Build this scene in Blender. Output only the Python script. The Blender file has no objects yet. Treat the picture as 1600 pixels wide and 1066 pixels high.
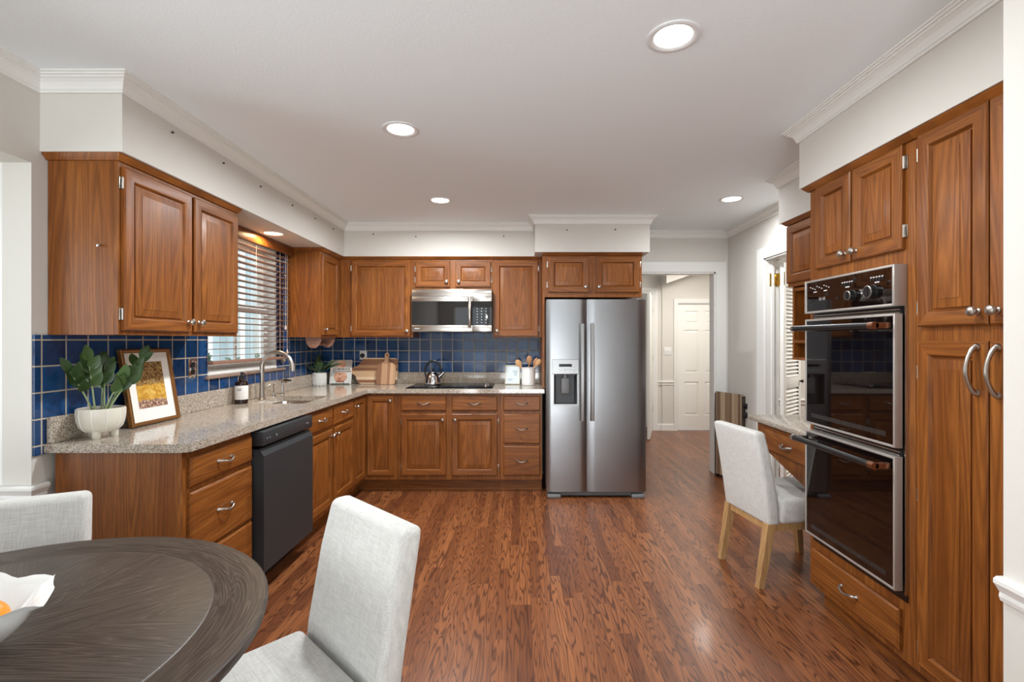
import bpy, bmesh, math, random
from mathutils import Vector, Matrix
R = math.radians
C = bpy.context.scene.collection
S = bpy.context.scene
random.seed(7)

# ------------------------------------------------------------------ camera, world, light, exposure
cam_d = bpy.data.cameras.new('camera')
cam = bpy.data.objects.new('camera', cam_d)
C.objects.link(cam)
cam.location = (0, 0, 1.36)
cam.rotation_euler = (R(90), 0, 0)
cam_d.sensor_width = 36
cam_d.lens = 17.2125
cam_d.shift_x = -12 / 1600
cam_d.shift_y = -2 / 1600
cam_d.clip_start = 0.05
S.camera = cam

S.view_settings.view_transform = 'Standard'
S.view_settings.look = 'None'
S.view_settings.gamma = 1
S.view_settings.use_curve_mapping = False
S.view_settings.exposure = 0.52

world = bpy.data.worlds.new('world')
S.world = world
world.use_nodes = True
bg = world.node_tree.nodes['Background']
bg.inputs[0].default_value = (0.84, 0.92, 0.98, 1)
bg.inputs[1].default_value = 1.5


def area(name, loc, rot, sx, sy, power, col=(1, 1, 1), shape='RECTANGLE', spread=180):
    d = bpy.data.lights.new(name, 'AREA')
    d.shape = shape
    d.size = sx
    d.size_y = sy
    d.energy = power
    d.color = col
    d.spread = R(spread)
    o = bpy.data.objects.new(name, d)
    C.objects.link(o)
    o.location = loc
    o.rotation_euler = rot
    return o


# bay window daylight, an added uplight, and unseen side room and hall lamps
DAY = (0.93, 0.975, 1.0)
area('added_ceiling_uplight', (-0.1, -3.95, 0.12), (R(150), 0, 0), 2.6, 1.3, 235, DAY)  # unseen lamp added low outside the window to brighten the ceiling
area('daylight_bay_window', (-2.98, 0.95, 1.35), (R(97), 0, R(-90)), 1.2, 1.3, 15, DAY, spread=95)
area('side_room_lamp', (3.6, 4.2, 2.3), (0, 0, 0), 0.7, 0.7, 24, (1, .97, .92))  # unseen lamp at ceiling height that brightens the side room, not daylight
area('hall_ceiling_lamp', (2.5, 6.2, 2.43), (0, 0, 0), 0.5, 0.5, 22, (1, .96, .9))


# ------------------------------------------------------------------ helpers: materials
def lin(c):
    c = c / 255.0
    return c / 12.92 if c <= 0.04045 else ((c + 0.055) / 1.055) ** 2.4


def rgb(r, g, b):
    return (lin(r), lin(g), lin(b), 1)


class G:
    """tiny node builder"""
    def __init__(s, name):
        s.m = bpy.data.materials.new(name)
        s.m.use_nodes = True
        s.t = s.m.node_tree
        s.p = s.t.nodes['Principled BSDF']
        s.out = s.t.nodes['Material Output']

    def set(s, node, ins):
        for k, v in ins.items():
            sk = node.inputs[k]
            if isinstance(v, bpy.types.NodeSocket):
                s.t.links.new(v, sk)
            else:
                sk.default_value = v

    def n(s, typ, ins=None, o=0, **props):
        nd = s.t.nodes.new('ShaderNode' + typ)
        for k, v in props.items():
            setattr(nd, k, v)
        s.set(nd, ins or {})
        return nd.outputs[o]

    def math(s, op, a, b=0.0, c=0.0):
        return s.n('Math', {0: a, 1: b, 2: c}, operation=op)

    def mix(s, f, a, b, mode='MIX'):
        nd = s.t.nodes.new('ShaderNodeMix')
        nd.data_type = 'RGBA'
        nd.blend_type = mode
        s.set(nd, {0: f, 6: a, 7: b})
        return nd.outputs[2]

    def ramp(s, f, stops, interp='LINEAR'):
        nd = s.t.nodes.new('ShaderNodeValToRGB')
        cr = nd.color_ramp
        cr.interpolation = interp
        while len(cr.elements) < len(stops):
            cr.elements.new(0.5)
        for e, (p, c) in zip(cr.elements, stops):
            e.position = p
            e.color = c if isinstance(c, tuple) else (c, c, c, 1)
        s.set(nd, {0: f})
        return nd.outputs[0]

    def obj(s):
        return s.n('TexCoord', o=3)

    def sep(s, v):
        nd = s.t.nodes.new('ShaderNodeSeparateXYZ')
        s.set(nd, {0: v})
        return nd.outputs

    def comb(s, x, y, z):
        return s.n('CombineXYZ', {0: x, 1: y, 2: z})

    def noise(s, vec, scale=5.0, detail=2.0, rough=0.5, dist=0.0):
        return s.n('TexNoise', {'Vector': vec, 'Scale': scale, 'Detail': detail, 'Roughness': rough, 'Distortion': dist})

    def bump(s, h, strength=0.2, dist=0.01):
        return s.n('Bump', {'Height': h, 'Strength': strength, 'Distance': dist})

    def pr(s, **kw):
        names = dict(col='Base Color', rough='Roughness', metal='Metallic', spec='Specular IOR Level', coat='Coat Weight',
                     coatr='Coat Roughness', nrm='Normal', emit='Emission Color', estr='Emission Strength', trans='Transmission Weight',
                     ior='IOR', alpha='Alpha', aniso='Anisotropic', sheen='Sheen Weight', sss='Subsurface Weight')
        s.set(s.p, {names[k]: v for k, v in kw.items()})
        return s.m


def plain(name, c, rough=0.5, metal=0.0, **kw):
    g = G(name)
    return g.pr(col=rgb(*c), rough=rough, metal=metal, **kw)


def oak(name, axis, light, mid, dark, rough=0.36):
    g = G(name)
    x, y, z = g.sep(g.obj())
    rnd = g.n('ObjectInfo', o=5)
    if axis == 'z':
        s_, a_ = g.math('ADD', x, g.math('MULTIPLY', y, 1.0)), z
    else:
        s_, a_ = g.math('ADD', z, g.math('MULTIPLY', y, 1.0)), x
    off = g.math('MULTIPLY', rnd, 37.0)
    v = g.comb(g.math('MULTIPLY', s_, 10.0), g.math('MULTIPLY', a_, 0.55), off)
    f = g.noise(v, 1.0, 1.0, 0.4, 0.15)
    ring = g.math('PINGPONG', g.math('MULTIPLY', f, 17.0), 0.5)
    ringc = g.ramp(ring, [(0.0, 0.0), (0.12, 0.25), (0.5, 1.0)])
    v2 = g.comb(g.math('MULTIPLY', s_, 260.0), g.math('MULTIPLY', a_, 9.0), off)
    pores = g.ramp(g.noise(v2, 1.0, 2.0, 0.6), [(0.36, 0.0), (0.56, 1.0)])
    v3 = g.comb(g.math('MULTIPLY', s_, 16.0), g.math('MULTIPLY', a_, 0.5), off)
    broad = g.noise(v3, 1.0, 1.0)
    base = g.mix(g.ramp(broad, [(0.3, 0.0), (0.7, 1.0)]), rgb(*mid), rgb(*light))
    c = g.mix(g.math('MULTIPLY', g.math('SUBTRACT', 1.0, ringc), 0.5), base, rgb(*dark))
    c = g.mix(g.math('MULTIPLY', g.math('SUBTRACT', 1.0, pores), 0.33), c, rgb(*dark))
    val = g.math('ADD', 0.92, g.math('MULTIPLY', rnd, 0.16))
    c = g.n('HueSaturation', {'Value': val, 'Color': c, 'Saturation': 1.0, 'Hue': 0.5, 'Fac': 1.0})
    b = g.bump(pores, 0.08, 0.002)
    return g.pr(col=c, rough=rough, nrm=b, coat=0.05, coatr=0.2, spec=0.32)


def mat_floor():
    g = G('red_oak_strip_floor')
    x, y, z = g.sep(g.obj())
    W = 0.0575
    xi = g.math('FLOOR', g.math('DIVIDE', x, W))
    r1 = g.n('TexWhiteNoise', {'W': xi}, noise_dimensions='1D')
    yy = g.math('ADD', y, g.math('MULTIPLY', r1, 7.0))
    ln = g.math('ADD', 0.65, g.math('MULTIPLY', r1, 0.5))
    yi = g.math('FLOOR', g.math('DIVIDE', yy, ln))
    r2 = g.n('TexWhiteNoise', {'Vector': g.comb(xi, yi, 0.0)}, noise_dimensions='2D')
    r3 = g.n('TexWhiteNoise', {'Vector': g.comb(yi, xi, 3.0)}, noise_dimensions='3D')
    off = g.math('MULTIPLY', r2, 61.0)
    fx = g.math('FRACT', g.math('DIVIDE', x, W))
    v = g.comb(g.math('MULTIPLY', fx, 1.3), g.math('MULTIPLY', y, 1.7), off)
    f = g.noise(v, 1.0, 1.5, 0.4, 0.2)
    nr = g.math('ADD', 7.0, g.math('MULTIPLY', r3, 9.0))
    ring = g.math('PINGPONG', g.math('MULTIPLY', f, nr), 0.5)
    ringc = g.ramp(ring, [(0.07, 0.0), (0.2, 0.9), (0.5, 1.0)])
    v2 = g.comb(g.math('MULTIPLY', x, 420.0), g.math('MULTIPLY', y, 6.0), off)
    pores = g.ramp(g.noise(v2, 1.0, 2.0, 0.6), [(0.38, 0.0), (0.6, 1.0)])
    base = g.ramp(r2, [(0.0, rgb(112, 64, 36)), (0.35, rgb(142, 85, 48)), (0.7, rgb(158, 98, 57)), (1.0, rgb(128, 74, 42))])
    c = g.mix(g.math('MULTIPLY', g.math('SUBTRACT', 1.0, ringc), 0.8), base, rgb(66, 33, 17))
    c = g.mix(g.math('MULTIPLY', g.math('SUBTRACT', 1.0, pores), 0.42), c, rgb(72, 36, 22))
    ex = g.math('MINIMUM', fx, g.math('SUBTRACT', 1.0, fx))
    fy = g.math('FRACT', g.math('DIVIDE', yy, ln))
    ey = g.math('MULTIPLY', g.math('MINIMUM', fy, g.math('SUBTRACT', 1.0, fy)), 14.0)
    seam = g.ramp(g.math('MINIMUM', ex, ey), [(0.0, 0.0), (0.025, 1.0)])
    c = g.mix(g.math('MULTIPLY', g.math('SUBTRACT', 1.0, seam), 0.6), c, rgb(48, 24, 14))
    b = g.bump(g.math('ADD', seam, g.math('MULTIPLY', ringc, 0.25)), 0.10, 0.002)
    rough = g.math('ADD', 0.36, g.math('MULTIPLY', pores, -0.04))
    return g.pr(col=c, rough=rough, nrm=b, coat=0.12, coatr=0.12)


def mat_tile():
    g = G('blue_glazed_tile')
    x, y, z = g.sep(g.obj())
    v = g.comb(x, z, 0.0)
    P = 0.11
    ix = g.math('FLOOR', g.math('DIVIDE', x, P))
    iz = g.math('FLOOR', g.math('DIVIDE', z, P))
    fx = g.math('FRACT', g.math('DIVIDE', x, P))
    fz = g.math('FRACT', g.math('DIVIDE', z, P))
    e = g.math('MINIMUM', g.math('MINIMUM', fx, g.math('SUBTRACT', 1.0, fx)), g.math('MINIMUM', fz, g.math('SUBTRACT', 1.0, fz)))
    r = g.n('TexWhiteNoise', {'Vector': g.comb(ix, iz, 0.0)}, noise_dimensions='2D')
    cl = g.noise(v, 22.0, 3.0, 0.6, 0.8)
    tilec = g.mix(g.math('ADD', g.math('MULTIPLY', r, 0.55), g.math('MULTIPLY', cl, 0.5)), rgb(12, 26, 56), rgb(36, 84, 138))
    m = g.ramp(e, [(0.022, 0.0), (0.032, 1.0)])
    c = g.mix(m, rgb(188, 176, 154), tilec)
    h = g.math('ADD', g.ramp(e, [(0.015, 0.0), (0.06, 1.0)]), g.math('MULTIPLY', g.noise(v, 16.0, 2.0, 0.5, 0.6), 0.55))
    tilt = g.math('ADD', h, g.math('MULTIPLY', g.math('MULTIPLY', fx, r), 0.15))
    rough = g.math('SUBTRACT', 0.75, g.math('MULTIPLY', m, 0.65))
    return g.pr(col=c, rough=rough, nrm=g.bump(tilt, 0.35, 0.004))


def mat_granite():
    g = G('speckled_granite')
    v = g.obj()
    a = g.n('TexVoronoi', {'Vector': v, 'Scale': 260.0}, o=1)
    _r = g.n('SeparateColor', {0: a})
    c = g.ramp(_r, [(0.0, rgb(92, 82, 74)), (0.18, rgb(140, 126, 112)), (0.45, rgb(176, 162, 146)), (0.75, rgb(190, 178, 162)), (1.0, rgb(212, 204, 194))])
    n2 = g.noise(v, 420.0, 2.0, 0.6)
    c = g.mix(g.ramp(n2, [(0.60, 0.0), (0.68, 0.75)]), c, rgb(66, 58, 52))
    n3 = g.noise(v, 9.0, 2.0)
    c = g.mix(g.math('MULTIPLY', n3, 0.25), c, rgb(150, 138, 124))
    return g.pr(col=c, rough=0.1, spec=0.55)


def mat_steel(name, c, rough=0.27, axis='x', wave=0.0):
    g = G(name)
    x, y, z = g.sep(g.obj())
    if axis == 'x':
        v = g.comb(g.math('MULTIPLY', x, 3.0), g.math('MULTIPLY', y, 3.0), g.math('MULTIPLY', z, 600.0))
    else:
        v = g.comb(g.math('MULTIPLY', x, 600.0), g.math('MULTIPLY', y, 600.0), g.math('MULTIPLY', z, 3.0))
    n = g.noise(v, 1.0, 2.0)
    ro = g.math('ADD', rough - 0.05, g.math('MULTIPLY', n, 0.1))
    h = g.math('MULTIPLY', n, 0.0012)
    if wave:
        w = g.noise(g.comb(g.math('MULTIPLY', x, 1.4), 0.0, g.math('MULTIPLY', z, 3.2)), 1.0, 1.0)
        h = g.math('ADD', h, g.math('MULTIPLY', w, wave))
    return g.pr(col=rgb(*c), metal=1.0, rough=ro, nrm=g.bump(h, 0.25, 0.01))


def mat_linen(name, c1, c2):
    g = G(name)
    v = g.obj()
    x, y, z = g.sep(v)
    a = g.noise(g.comb(g.math('MULTIPLY', x, 420.0), g.math('MULTIPLY', y, 22.0), g.math('MULTIPLY', z, 420.0)), 1.0, 2.0)
    b = g.noise(g.comb(g.math('MULTIPLY', x, 60.0), g.math('MULTIPLY', y, 420.0), g.math('MULTIPLY', z, 20.0)), 1.0, 2.0)
    t = g.math('MULTIPLY', g.math('ADD', a, b), 0.5)
    c = g.mix(g.ramp(t, [(0.38, 0.0), (0.6, 1.0)]), rgb(*c1), rgb(*c2))
    return g.pr(col=c, rough=0.95, spec=0.2, sheen=0.25, nrm=g.bump(t, 0.35, 0.003))


def mat_table():
    g = G('dark_sunburst_wood')
    v = g.obj()
    x, y, z = g.sep(v)
    ang = g.math('ARCTAN2', y, x)
    k = 2 * math.pi / 8
    sec = g.math('FLOOR', g.math('ADD', g.math('DIVIDE', ang, k), 0.5))
    al = g.math('MULTIPLY', sec, k)
    rot = g.n('VectorRotate', {'Vector': v, 'Angle': g.math('MULTIPLY', al, -1.0)}, rotation_type='Z_AXIS')
    rx, ry, rz = g.sep(rot)
    rad = g.math('SQRT', g.math('ADD', g.math('MULTIPLY', x, x), g.math('MULTIPLY', y, y)))
    inner = g.math('LESS_THAN', rad, 0.462)
    sa = g.n('Mix', {0: inner, 2: g.math('MULTIPLY', rad, 1.0), 3: ry})
    aa = g.n('Mix', {0: inner, 2: g.math('MULTIPLY', ang, 0.5), 3: rx})
    off = g.math('MULTIPLY', sec, 7.3)
    f = g.noise(g.comb(g.math('MULTIPLY', sa, 24.0), g.math('MULTIPLY', aa, 1.5), off), 1.0, 2.0, 0.5, 0.3)
    ring = g.ramp(g.math('PINGPONG', g.math('MULTIPLY', f, 18.0), 0.5), [(0.0, 0.0), (0.16, 0.7), (0.5, 1.0)])
    p = g.ramp(g.noise(g.comb(g.math('MULTIPLY', sa, 240.0), g.math('MULTIPLY', aa, 7.0), off), 1.0, 2.0), [(0.36, 0.0), (0.6, 1.0)])
    c = g.mix(ring, rgb(80, 67, 58), rgb(44, 34, 27))
    c = g.mix(g.math('MULTIPLY', g.math('SUBTRACT', 1.0, p), 0.3), c, rgb(96, 84, 75))
    edge = g.math('ABSOLUTE', g.math('SUBTRACT', rad, 0.462))
    sm = g.ramp(edge, [(0.0, 0.0), (0.004, 1.0)])
    c = g.mix(g.math('MULTIPLY', g.math('SUBTRACT', 1.0, sm), 0.5), c, rgb(92, 80, 70))
    return g.pr(col=c, rough=0.4, nrm=g.bump(g.math('ADD', ring, sm), 0.12, 0.002))


def mat_wall(name, c, bumpy=0.06):
    g = G(name)
    n = g.noise(g.obj(), 160.0, 3.0)
    n2 = g.noise(g.obj(), 1.3, 2.0)
    col = g.mix(g.math('MULTIPLY', n2, 0.12), rgb(*c), rgb(*[int(q * 0.94) for q in c]))
    return g.pr(col=col, rough=0.75, spec=0.25, nrm=g.bump(n, bumpy, 0.004))


def mat_glass(name, tint=(1, 1, 1, 1)):
    g = G(name)
    tr = g.n('BsdfTransparent', {0: tint})
    gl = g.n('BsdfGlossy', {'Roughness': 0.02})
    bf = g.n('NewGeometry', o=6)
    fr = g.n('Fresnel', {'IOR': g.math('SUBTRACT', 1.45, g.math('MULTIPLY', bf, 0.7603))})
    mx = g.n('MixShader', {0: fr, 1: tr, 2: gl})
    g.t.links.new(mx, g.out.inputs[0])
    return g.m


def mat_emit(name, c, strength):
    g = G(name)
    return g.pr(col=rgb(*c), emit=rgb(*c), estr=strength, rough=0.4)


def mat_stripes(name, axis, cols, width):
    g = G(name)
    x, y, z = g.sep(g.obj())
    q = {'x': x, 'y': y, 'z': z}[axis]
    al = z if axis != 'z' else x
    i = g.math('FLOOR', g.math('DIVIDE', g.math('ADD', q, 5.0), width))
    r = g.n('TexWhiteNoise', {'W': i}, noise_dimensions='1D')
    n = g.noise(g.comb(g.math('MULTIPLY', q, 160.0), g.math('MULTIPLY', al, 7.0), i), 1.0, 2.0)
    c = g.ramp(r, [(k / len(cols), rgb(*c)) for k, c in enumerate(cols)], 'CONSTANT')
    c = g.mix(g.math('MULTIPLY', n, 0.35), c, rgb(70, 44, 28))
    return g.pr(col=c, rough=0.5)


def mat_picture():
    g = G('autumn_landscape_print')
    v = g.obj()
    x, y, z = g.sep(v)
    n1 = g.noise(v, 34.0, 4.0, 0.7, 1.0)
    n2 = g.noise(v, 90.0, 3.0, 0.7, 0.5)
    c1 = g.ramp(n2, [(0.3, rgb(52, 36, 40)), (0.45, rgb(112, 78, 52)), (0.55, rgb(176, 142, 76)), (0.68, rgb(150, 132, 120))])
    c2 = g.ramp(n1, [(0.3, rgb(150, 100, 40)), (0.5, rgb(206, 156, 62)), (0.7, rgb(222, 186, 104))])
    c3 = g.ramp(n2, [(0.35, rgb(88, 62, 58)), (0.5, rgb(150, 110, 92)), (0.65, rgb(214, 186, 160))])
    zz = g.math('ADD', z, g.math('MULTIPLY', g.math('SUBTRACT', n1, 0.5), 0.06))
    c = g.mix(g.math('GREATER_THAN', zz, 0.205), c2, c1)
    c = g.mix(g.math('LESS_THAN', zz, 0.125), c, c3)
    return g.pr(col=c, rough=0.25)


def mat_cover():
    g = G('cookbook_cover_print')
    v = g.obj()
    x, y, z = g.sep(v)
    n = g.noise(v, 26.0, 3.0, 0.6, 1.0)
    dz = g.math('SUBTRACT', z, 0.075)
    d = g.math('SQRT', g.math('ADD', g.math('MULTIPLY', x, x), g.math('MULTIPLY', dz, dz)))
    dz2 = g.math('SUBTRACT', z, 0.195)
    xx = g.math('ADD', x, 0.0)
    d2 = g.math('SQRT', g.math('ADD', g.math('MULTIPLY', xx, xx), g.math('MULTIPLY', dz2, dz2)))
    food = g.ramp(n, [(0.3, rgb(150, 70, 50)), (0.45, rgb(206, 140, 110)), (0.6, rgb(232, 190, 160)), (0.75, rgb(140, 120, 90))])
    bgc = g.mix(g.math('GREATER_THAN', z, 0.16), rgb(222, 222, 214), rgb(176, 164, 154))
    c = g.mix(g.math('LESS_THAN', d, 0.062), bgc, food)
    c = g.mix(g.math('LESS_THAN', d2, 0.042), c, food)
    band = g.math('MULTIPLY', g.math('GREATER_THAN', z, 0.115), g.math('LESS_THAN', z, 0.165))
    c = g.mix(band, c, rgb(226, 214, 202))
    return g.pr(col=c, rough=0.35)


def mat_leaf(name, c1, c2):
    g = G(name)
    n = g.noise(g.obj(), 40.0, 2.0)
    r = g.n('ObjectInfo', o=5)
    c = g.mix(g.math('ADD', g.math('MULTIPLY', n, 0.6), g.math('MULTIPLY', r, 0.4)), rgb(*c1), rgb(*c2))
    return g.pr(col=c, rough=0.42, spec=0.4)


OL, OM, OD = (157, 96, 42), (135, 77, 30), (76, 37, 12)
M = dict(
    oak=oak('honey_oak_upright_grain', 'z', OL, OM, OD),
    oakh=oak('honey_oak_level_grain', 'x', OL, OM, OD),
    floor=mat_floor(), tile=mat_tile(), granite=mat_granite(),
    wall=mat_wall('greige_wall_paint', (214, 210, 203)), ceil=mat_wall('white_ceiling_paint', (240, 246, 249), 0.2),
    trim=plain('white_trim_paint', (232, 231, 227), 0.42),
    steel=mat_steel('brushed_steel', (150, 151, 153), 0.3, 'x', 0.5), steel2=mat_steel('satin_steel', (196, 190, 184), 0.25, 'x'),
    steelv=mat_steel('brushed_steel_upright', (150, 150, 150), 0.3, 'z'),
    nickel=plain('satin_nickel', (186, 180, 172), 0.3, 1.0), chrome=plain('chrome', (214, 214, 214), 0.08, 1.0),
    slate=plain('black_stainless', (52, 54, 56), 0.4, 0.1, spec=0.3), slate2=plain('dark_slate_plastic', (58, 60, 62), 0.4),
    black=plain('black_plastic', (20, 20, 21), 0.35), blackglass=plain('black_glass', (9, 8, 8), 0.03, spec=0.7),
    brownglass=plain('smoked_oven_glass', (16, 10, 9), 0.03, spec=0.7),
    grayp=plain('grey_plastic', (120, 121, 122), 0.4), white=plain('white_plastic', (228, 228, 224), 0.4),
    lightgray=plain('pale_grey_print', (205, 205, 205), 0.5), display=plain('dark_display', (18, 20, 22), 0.1),
    linen=mat_linen('pale_linen', (190, 188, 183), (211, 209, 205)),
    legwood=oak('pale_oak_leg', 'z', (190, 152, 104), (174, 134, 88), (140, 104, 66), 0.5),
    table=mat_table(), tablebase=plain('dark_stained_wood', (66, 54, 47), 0.4),
    ceramic=plain('white_glazed_ceramic', (238, 238, 236), 0.16), creamic=plain('cream_ceramic', (216, 210, 196), 0.35),
    whitepot=plain('matt_white_ceramic', (228, 227, 222), 0.5),
    soil=plain('dark_soil', (52, 40, 32), 0.95), leaf=mat_leaf('glossy_green_leaf', (28, 52, 24), (74, 100, 50)),
    leaf2=mat_leaf('grey_green_leaf', (52, 70, 42), (104, 124, 78)), stem=plain('pale_green_stem', (142, 156, 112), 0.5),
    amber=plain('dark_amber_glass', (36, 18, 10), 0.06, spec=0.6), label=plain('white_paper_label', (236, 232, 228), 0.6),
    pinklabel=plain('blush_paper', (226, 200, 194), 0.6),
    bronze=plain('bronze_frame', (140, 96, 52), 0.3, 0.6), mat_board=plain('white_mat_board', (234, 231, 226), 0.7),
    picture=mat_picture(), cover=mat_cover(), paper=plain('paper_edge', (224, 220, 210), 0.8), ink=plain('black_ink', (38, 34, 34), 0.6),
    board1=mat_stripes('striped_acacia_level', 'z', [(206, 168, 130), (112, 72, 48), (226, 196, 162), (140, 94, 66), (190, 146, 108)], 0.03),
    board2=mat_stripes('striped_acacia_upright', 'x', [(190, 150, 114), (140, 98, 70), (204, 166, 130), (160, 116, 86)], 0.028),
    spoon=plain('pale_beech', (204, 158, 110), 0.55), spoon2=plain('mid_beech', (178, 130, 90), 0.55),
    blind=plain('walnut_blind_wood', (140, 104, 88), 0.4), cord=plain('cream_cord', (214, 196, 180), 0.8),
    sillm=plain('brown_stone_sill', (150, 124, 108), 0.3), glass=mat_glass('window_glass'), pglass=plain('picture_glazing', (226, 230, 228), 0.05, spec=0.6),
    brass=plain('brass', (190, 160, 90), 0.25, 1.0), copper=plain('copper_bracket', (150, 106, 80), 0.3, 0.9),
    slats=mat_stripes('weathered_slats', 'x', [(176, 152, 124), (124, 100, 78), (196, 172, 144), (150, 124, 98)], 0.016),
    lamp=mat_emit('lamp_lens', (255, 250, 242), 6.0), warmlamp=mat_emit('warm_lamp_lens', (255, 226, 178), 5.0),
    lampring=plain('white_lamp_trim', (226, 226, 226), 0.45), orange=plain('orange_peel', (240, 150, 30), 0.4),
    screw=plain('dark_screw', (52, 48, 46), 0.5), towel=plain('pink_beige_wood', (146, 106, 88), 0.5), grayvent=plain('vent_grey', (58, 56, 54), 0.5), hobglass=plain('black_hob_glass', (16, 16, 17), 0.2, spec=0.25, ior=1.18),
    mint=plain('pale_printed_card', (214, 224, 226), 0.4), curtain=plain('blue_ink', (110, 128, 150), 0.6),
    oventrim=plain('oven_trim_grey', (186, 180, 174), .35, .5), siding=plain('pale_outside_wall', (196, 212, 216), .8), hedge=mat_leaf('outside_leaf', (70, 100, 84), (120, 150, 130)), outground=plain('outside_ground', (150, 160, 140), .9),
    doorw=plain('white_door_paint', (238, 237, 232), 0.4), dark=plain('dark_gap', (24, 20, 18), 0.8),
)


# ------------------------------------------------------------------ helpers: meshes
class MB:
    def __init__(s):
        s.bm = bmesh.new()

    def poly(s, pts, m=0):
        f = s.bm.faces.new([s.bm.verts.new(p) for p in pts])
        f.material_index = m
        return f

    def skin(s, loops, m=0, closed=True, cap0=False, cap1=False, ms=None):
        rows = [[s.bm.verts.new(p) for p in lp] for lp in loops]
        n = len(rows[0])
        for a, b in zip(rows, rows[1:]):
            for i in range(n if closed else n - 1):
                j = (i + 1) % n
                f = s.bm.faces.new((a[i], a[j], b[j], b[i]))
                f.material_index = ms[i] if ms else m
        if cap0:
            s.bm.faces.new(rows[0][::-1]).material_index = m
        if cap1:
            s.bm.faces.new(rows[-1]).material_index = m
        return rows

    def box(s, x0, y0, z0, x1, y1, z1, bev=0.0, m=0, seg=2, X=None):
        t = bmesh.new()
        bmesh.ops.create_cube(t, size=1)
        for v in t.verts:
            v.co = Vector((x0 + (v.co.x + .5) * (x1 - x0), y0 + (v.co.y + .5) * (y1 - y0), z0 + (v.co.z + .5) * (z1 - z0)))
        if bev > 0:
            bmesh.ops.bevel(t, geom=list(t.edges), offset=bev, segments=seg, profile=0.5, affect='EDGES', clamp_overlap=True)
        s.take(t, m, X)
        return s

    def take(s, t, m=None, X=None):
        mp = {}
        for v in t.verts:
            mp[v.index if False else v] = s.bm.verts.new(X @ v.co if X is not None else v.co)
        for f in t.faces:
            try:
                nf = s.bm.faces.new([mp[v] for v in f.verts])
                nf.material_index = f.material_index if m is None else m
            except ValueError:
                pass
        t.free()

    def prism(s, pts, axis, a, b, m=0, bev=0.0):
        """pts: 2-D outline in the plane across axis; extruded from a to b"""
        def P(p, h):
            return {'x': (h, p[0], p[1]), 'y': (p[0], h, p[1]), 'z': (p[0], p[1], h)}[axis]
        t = bmesh.new()
        lo = [t.verts.new(P(p, a)) for p in pts]
        hi = [t.verts.new(P(p, b)) for p in pts]
        n = len(pts)
        t.faces.new(lo[::-1])
        t.faces.new(hi)
        for i in range(n):
            t.faces.new((lo[i], lo[(i + 1) % n], hi[(i + 1) % n], hi[i]))
        bmesh.ops.recalc_face_normals(t, faces=list(t.faces))
        if bev > 0:
            es = [e for e in t.edges if abs((e.verts[0].co - e.verts[1].co)[{'x': 0, 'y': 1, 'z': 2}[axis]]) < 1e-6]
            bmesh.ops.bevel(t, geom=es, offset=bev, segments=2, profile=0.5, affect='EDGES', clamp_overlap=True)
        s.take(t, m)
        return s

    def tube(s, pts, rad, seg=10, m=0, flat=None, cap=True):
        pts = [Vector(p) for p in pts]
        n = len(pts)
        if not isinstance(rad, (list, tuple)):
            rad = [rad] * n
        T = []
        for i in range(n):
            d = pts[min(i + 1, n - 1)] - pts[max(i - 1, 0)]
            T.append(d.normalized())
        up = Vector((0, 0, 1)) if abs(T[0].z) < 0.9 else Vector((1, 0, 0))
        loops = []
        u = (up - T[0] * up.dot(T[0])).normalized()
        for i in range(n):
            u = (u - T[i] * u.dot(T[i]))
            u = u.normalized() if u.length > 1e-6 else T[i].orthogonal().normalized()
            w = T[i].cross(u)
            a, b = (rad[i], rad[i] * (flat or 1.0))
            loops.append([pts[i] + u * (a * math.cos(2 * math.pi * k / seg)) + w * (b * math.sin(2 * math.pi * k / seg)) for k in range(seg)])
        s.skin(loops, m, True, cap, cap)
        return s

    def lathe(s, prof, seg=24, m=0, X=None, cap0=True, cap1=True):
        loops = []
        for r, z in prof:
            lp = [Vector((r * math.cos(2 * math.pi * k / seg), r * math.sin(2 * math.pi * k / seg), z)) for k in range(seg)]
            loops.append([X @ p for p in lp] if X is not None else lp)
        s.skin(loops, m, True, cap0 and prof[0][0] > 1e-5, cap1 and prof[-1][0] > 1e-5)
        return s

    def xf(s, X):
        for v in s.bm.verts:
            v.co = X @ v.co
        return s

    def build(s, name, mats, parent=None, loc=None, rot=None, smooth=35, label=None, doubles=True):
        if doubles:
            bmesh.ops.remove_doubles(s.bm, verts=list(s.bm.verts), dist=1e-5)
        bmesh.ops.recalc_face_normals(s.bm, faces=list(s.bm.faces))
        me = bpy.data.meshes.new(name)
        s.bm.to_mesh(me)
        s.bm.free()
        for m in (mats if isinstance(mats, (list, tuple)) else [mats]):
            me.materials.append(M[m])
        if smooth:
            me.polygons.foreach_set('use_smooth', [True] * len(me.polygons))
            me.set_sharp_from_angle(angle=R(smooth))
        o = bpy.data.objects.new(name, me)
        C.objects.link(o)
        if parent:
            o.parent = parent
        if loc:
            o.location = loc
        if rot is not None:
            o.rotation_euler = rot if isinstance(rot, tuple) else (0, 0, rot)
        if label:
            o['label'] = label
        return o


def tag(o, label, cat, group=None):
    o['label'] = label
    o['category'] = cat
    if group:
        o['group'] = group
    return o


def thing(name, label, cat, loc=(0, 0, 0), rot=0.0, group=None):
    o = bpy.data.objects.new(name, None)
    o.empty_display_size = 0.05
    C.objects.link(o)
    o.location = loc
    o.rotation_euler = rot if isinstance(rot, tuple) else (0, 0, rot)
    return tag(o, label, cat, group)


def struct(o):
    o['kind'] = 'structure'
    return o


def copy_tree(o, parent=None):
    c = o.copy()
    C.objects.link(c)
    c.parent = parent
    for ch in list(o.children):
        copy_tree(ch, c)
    return c


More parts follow.
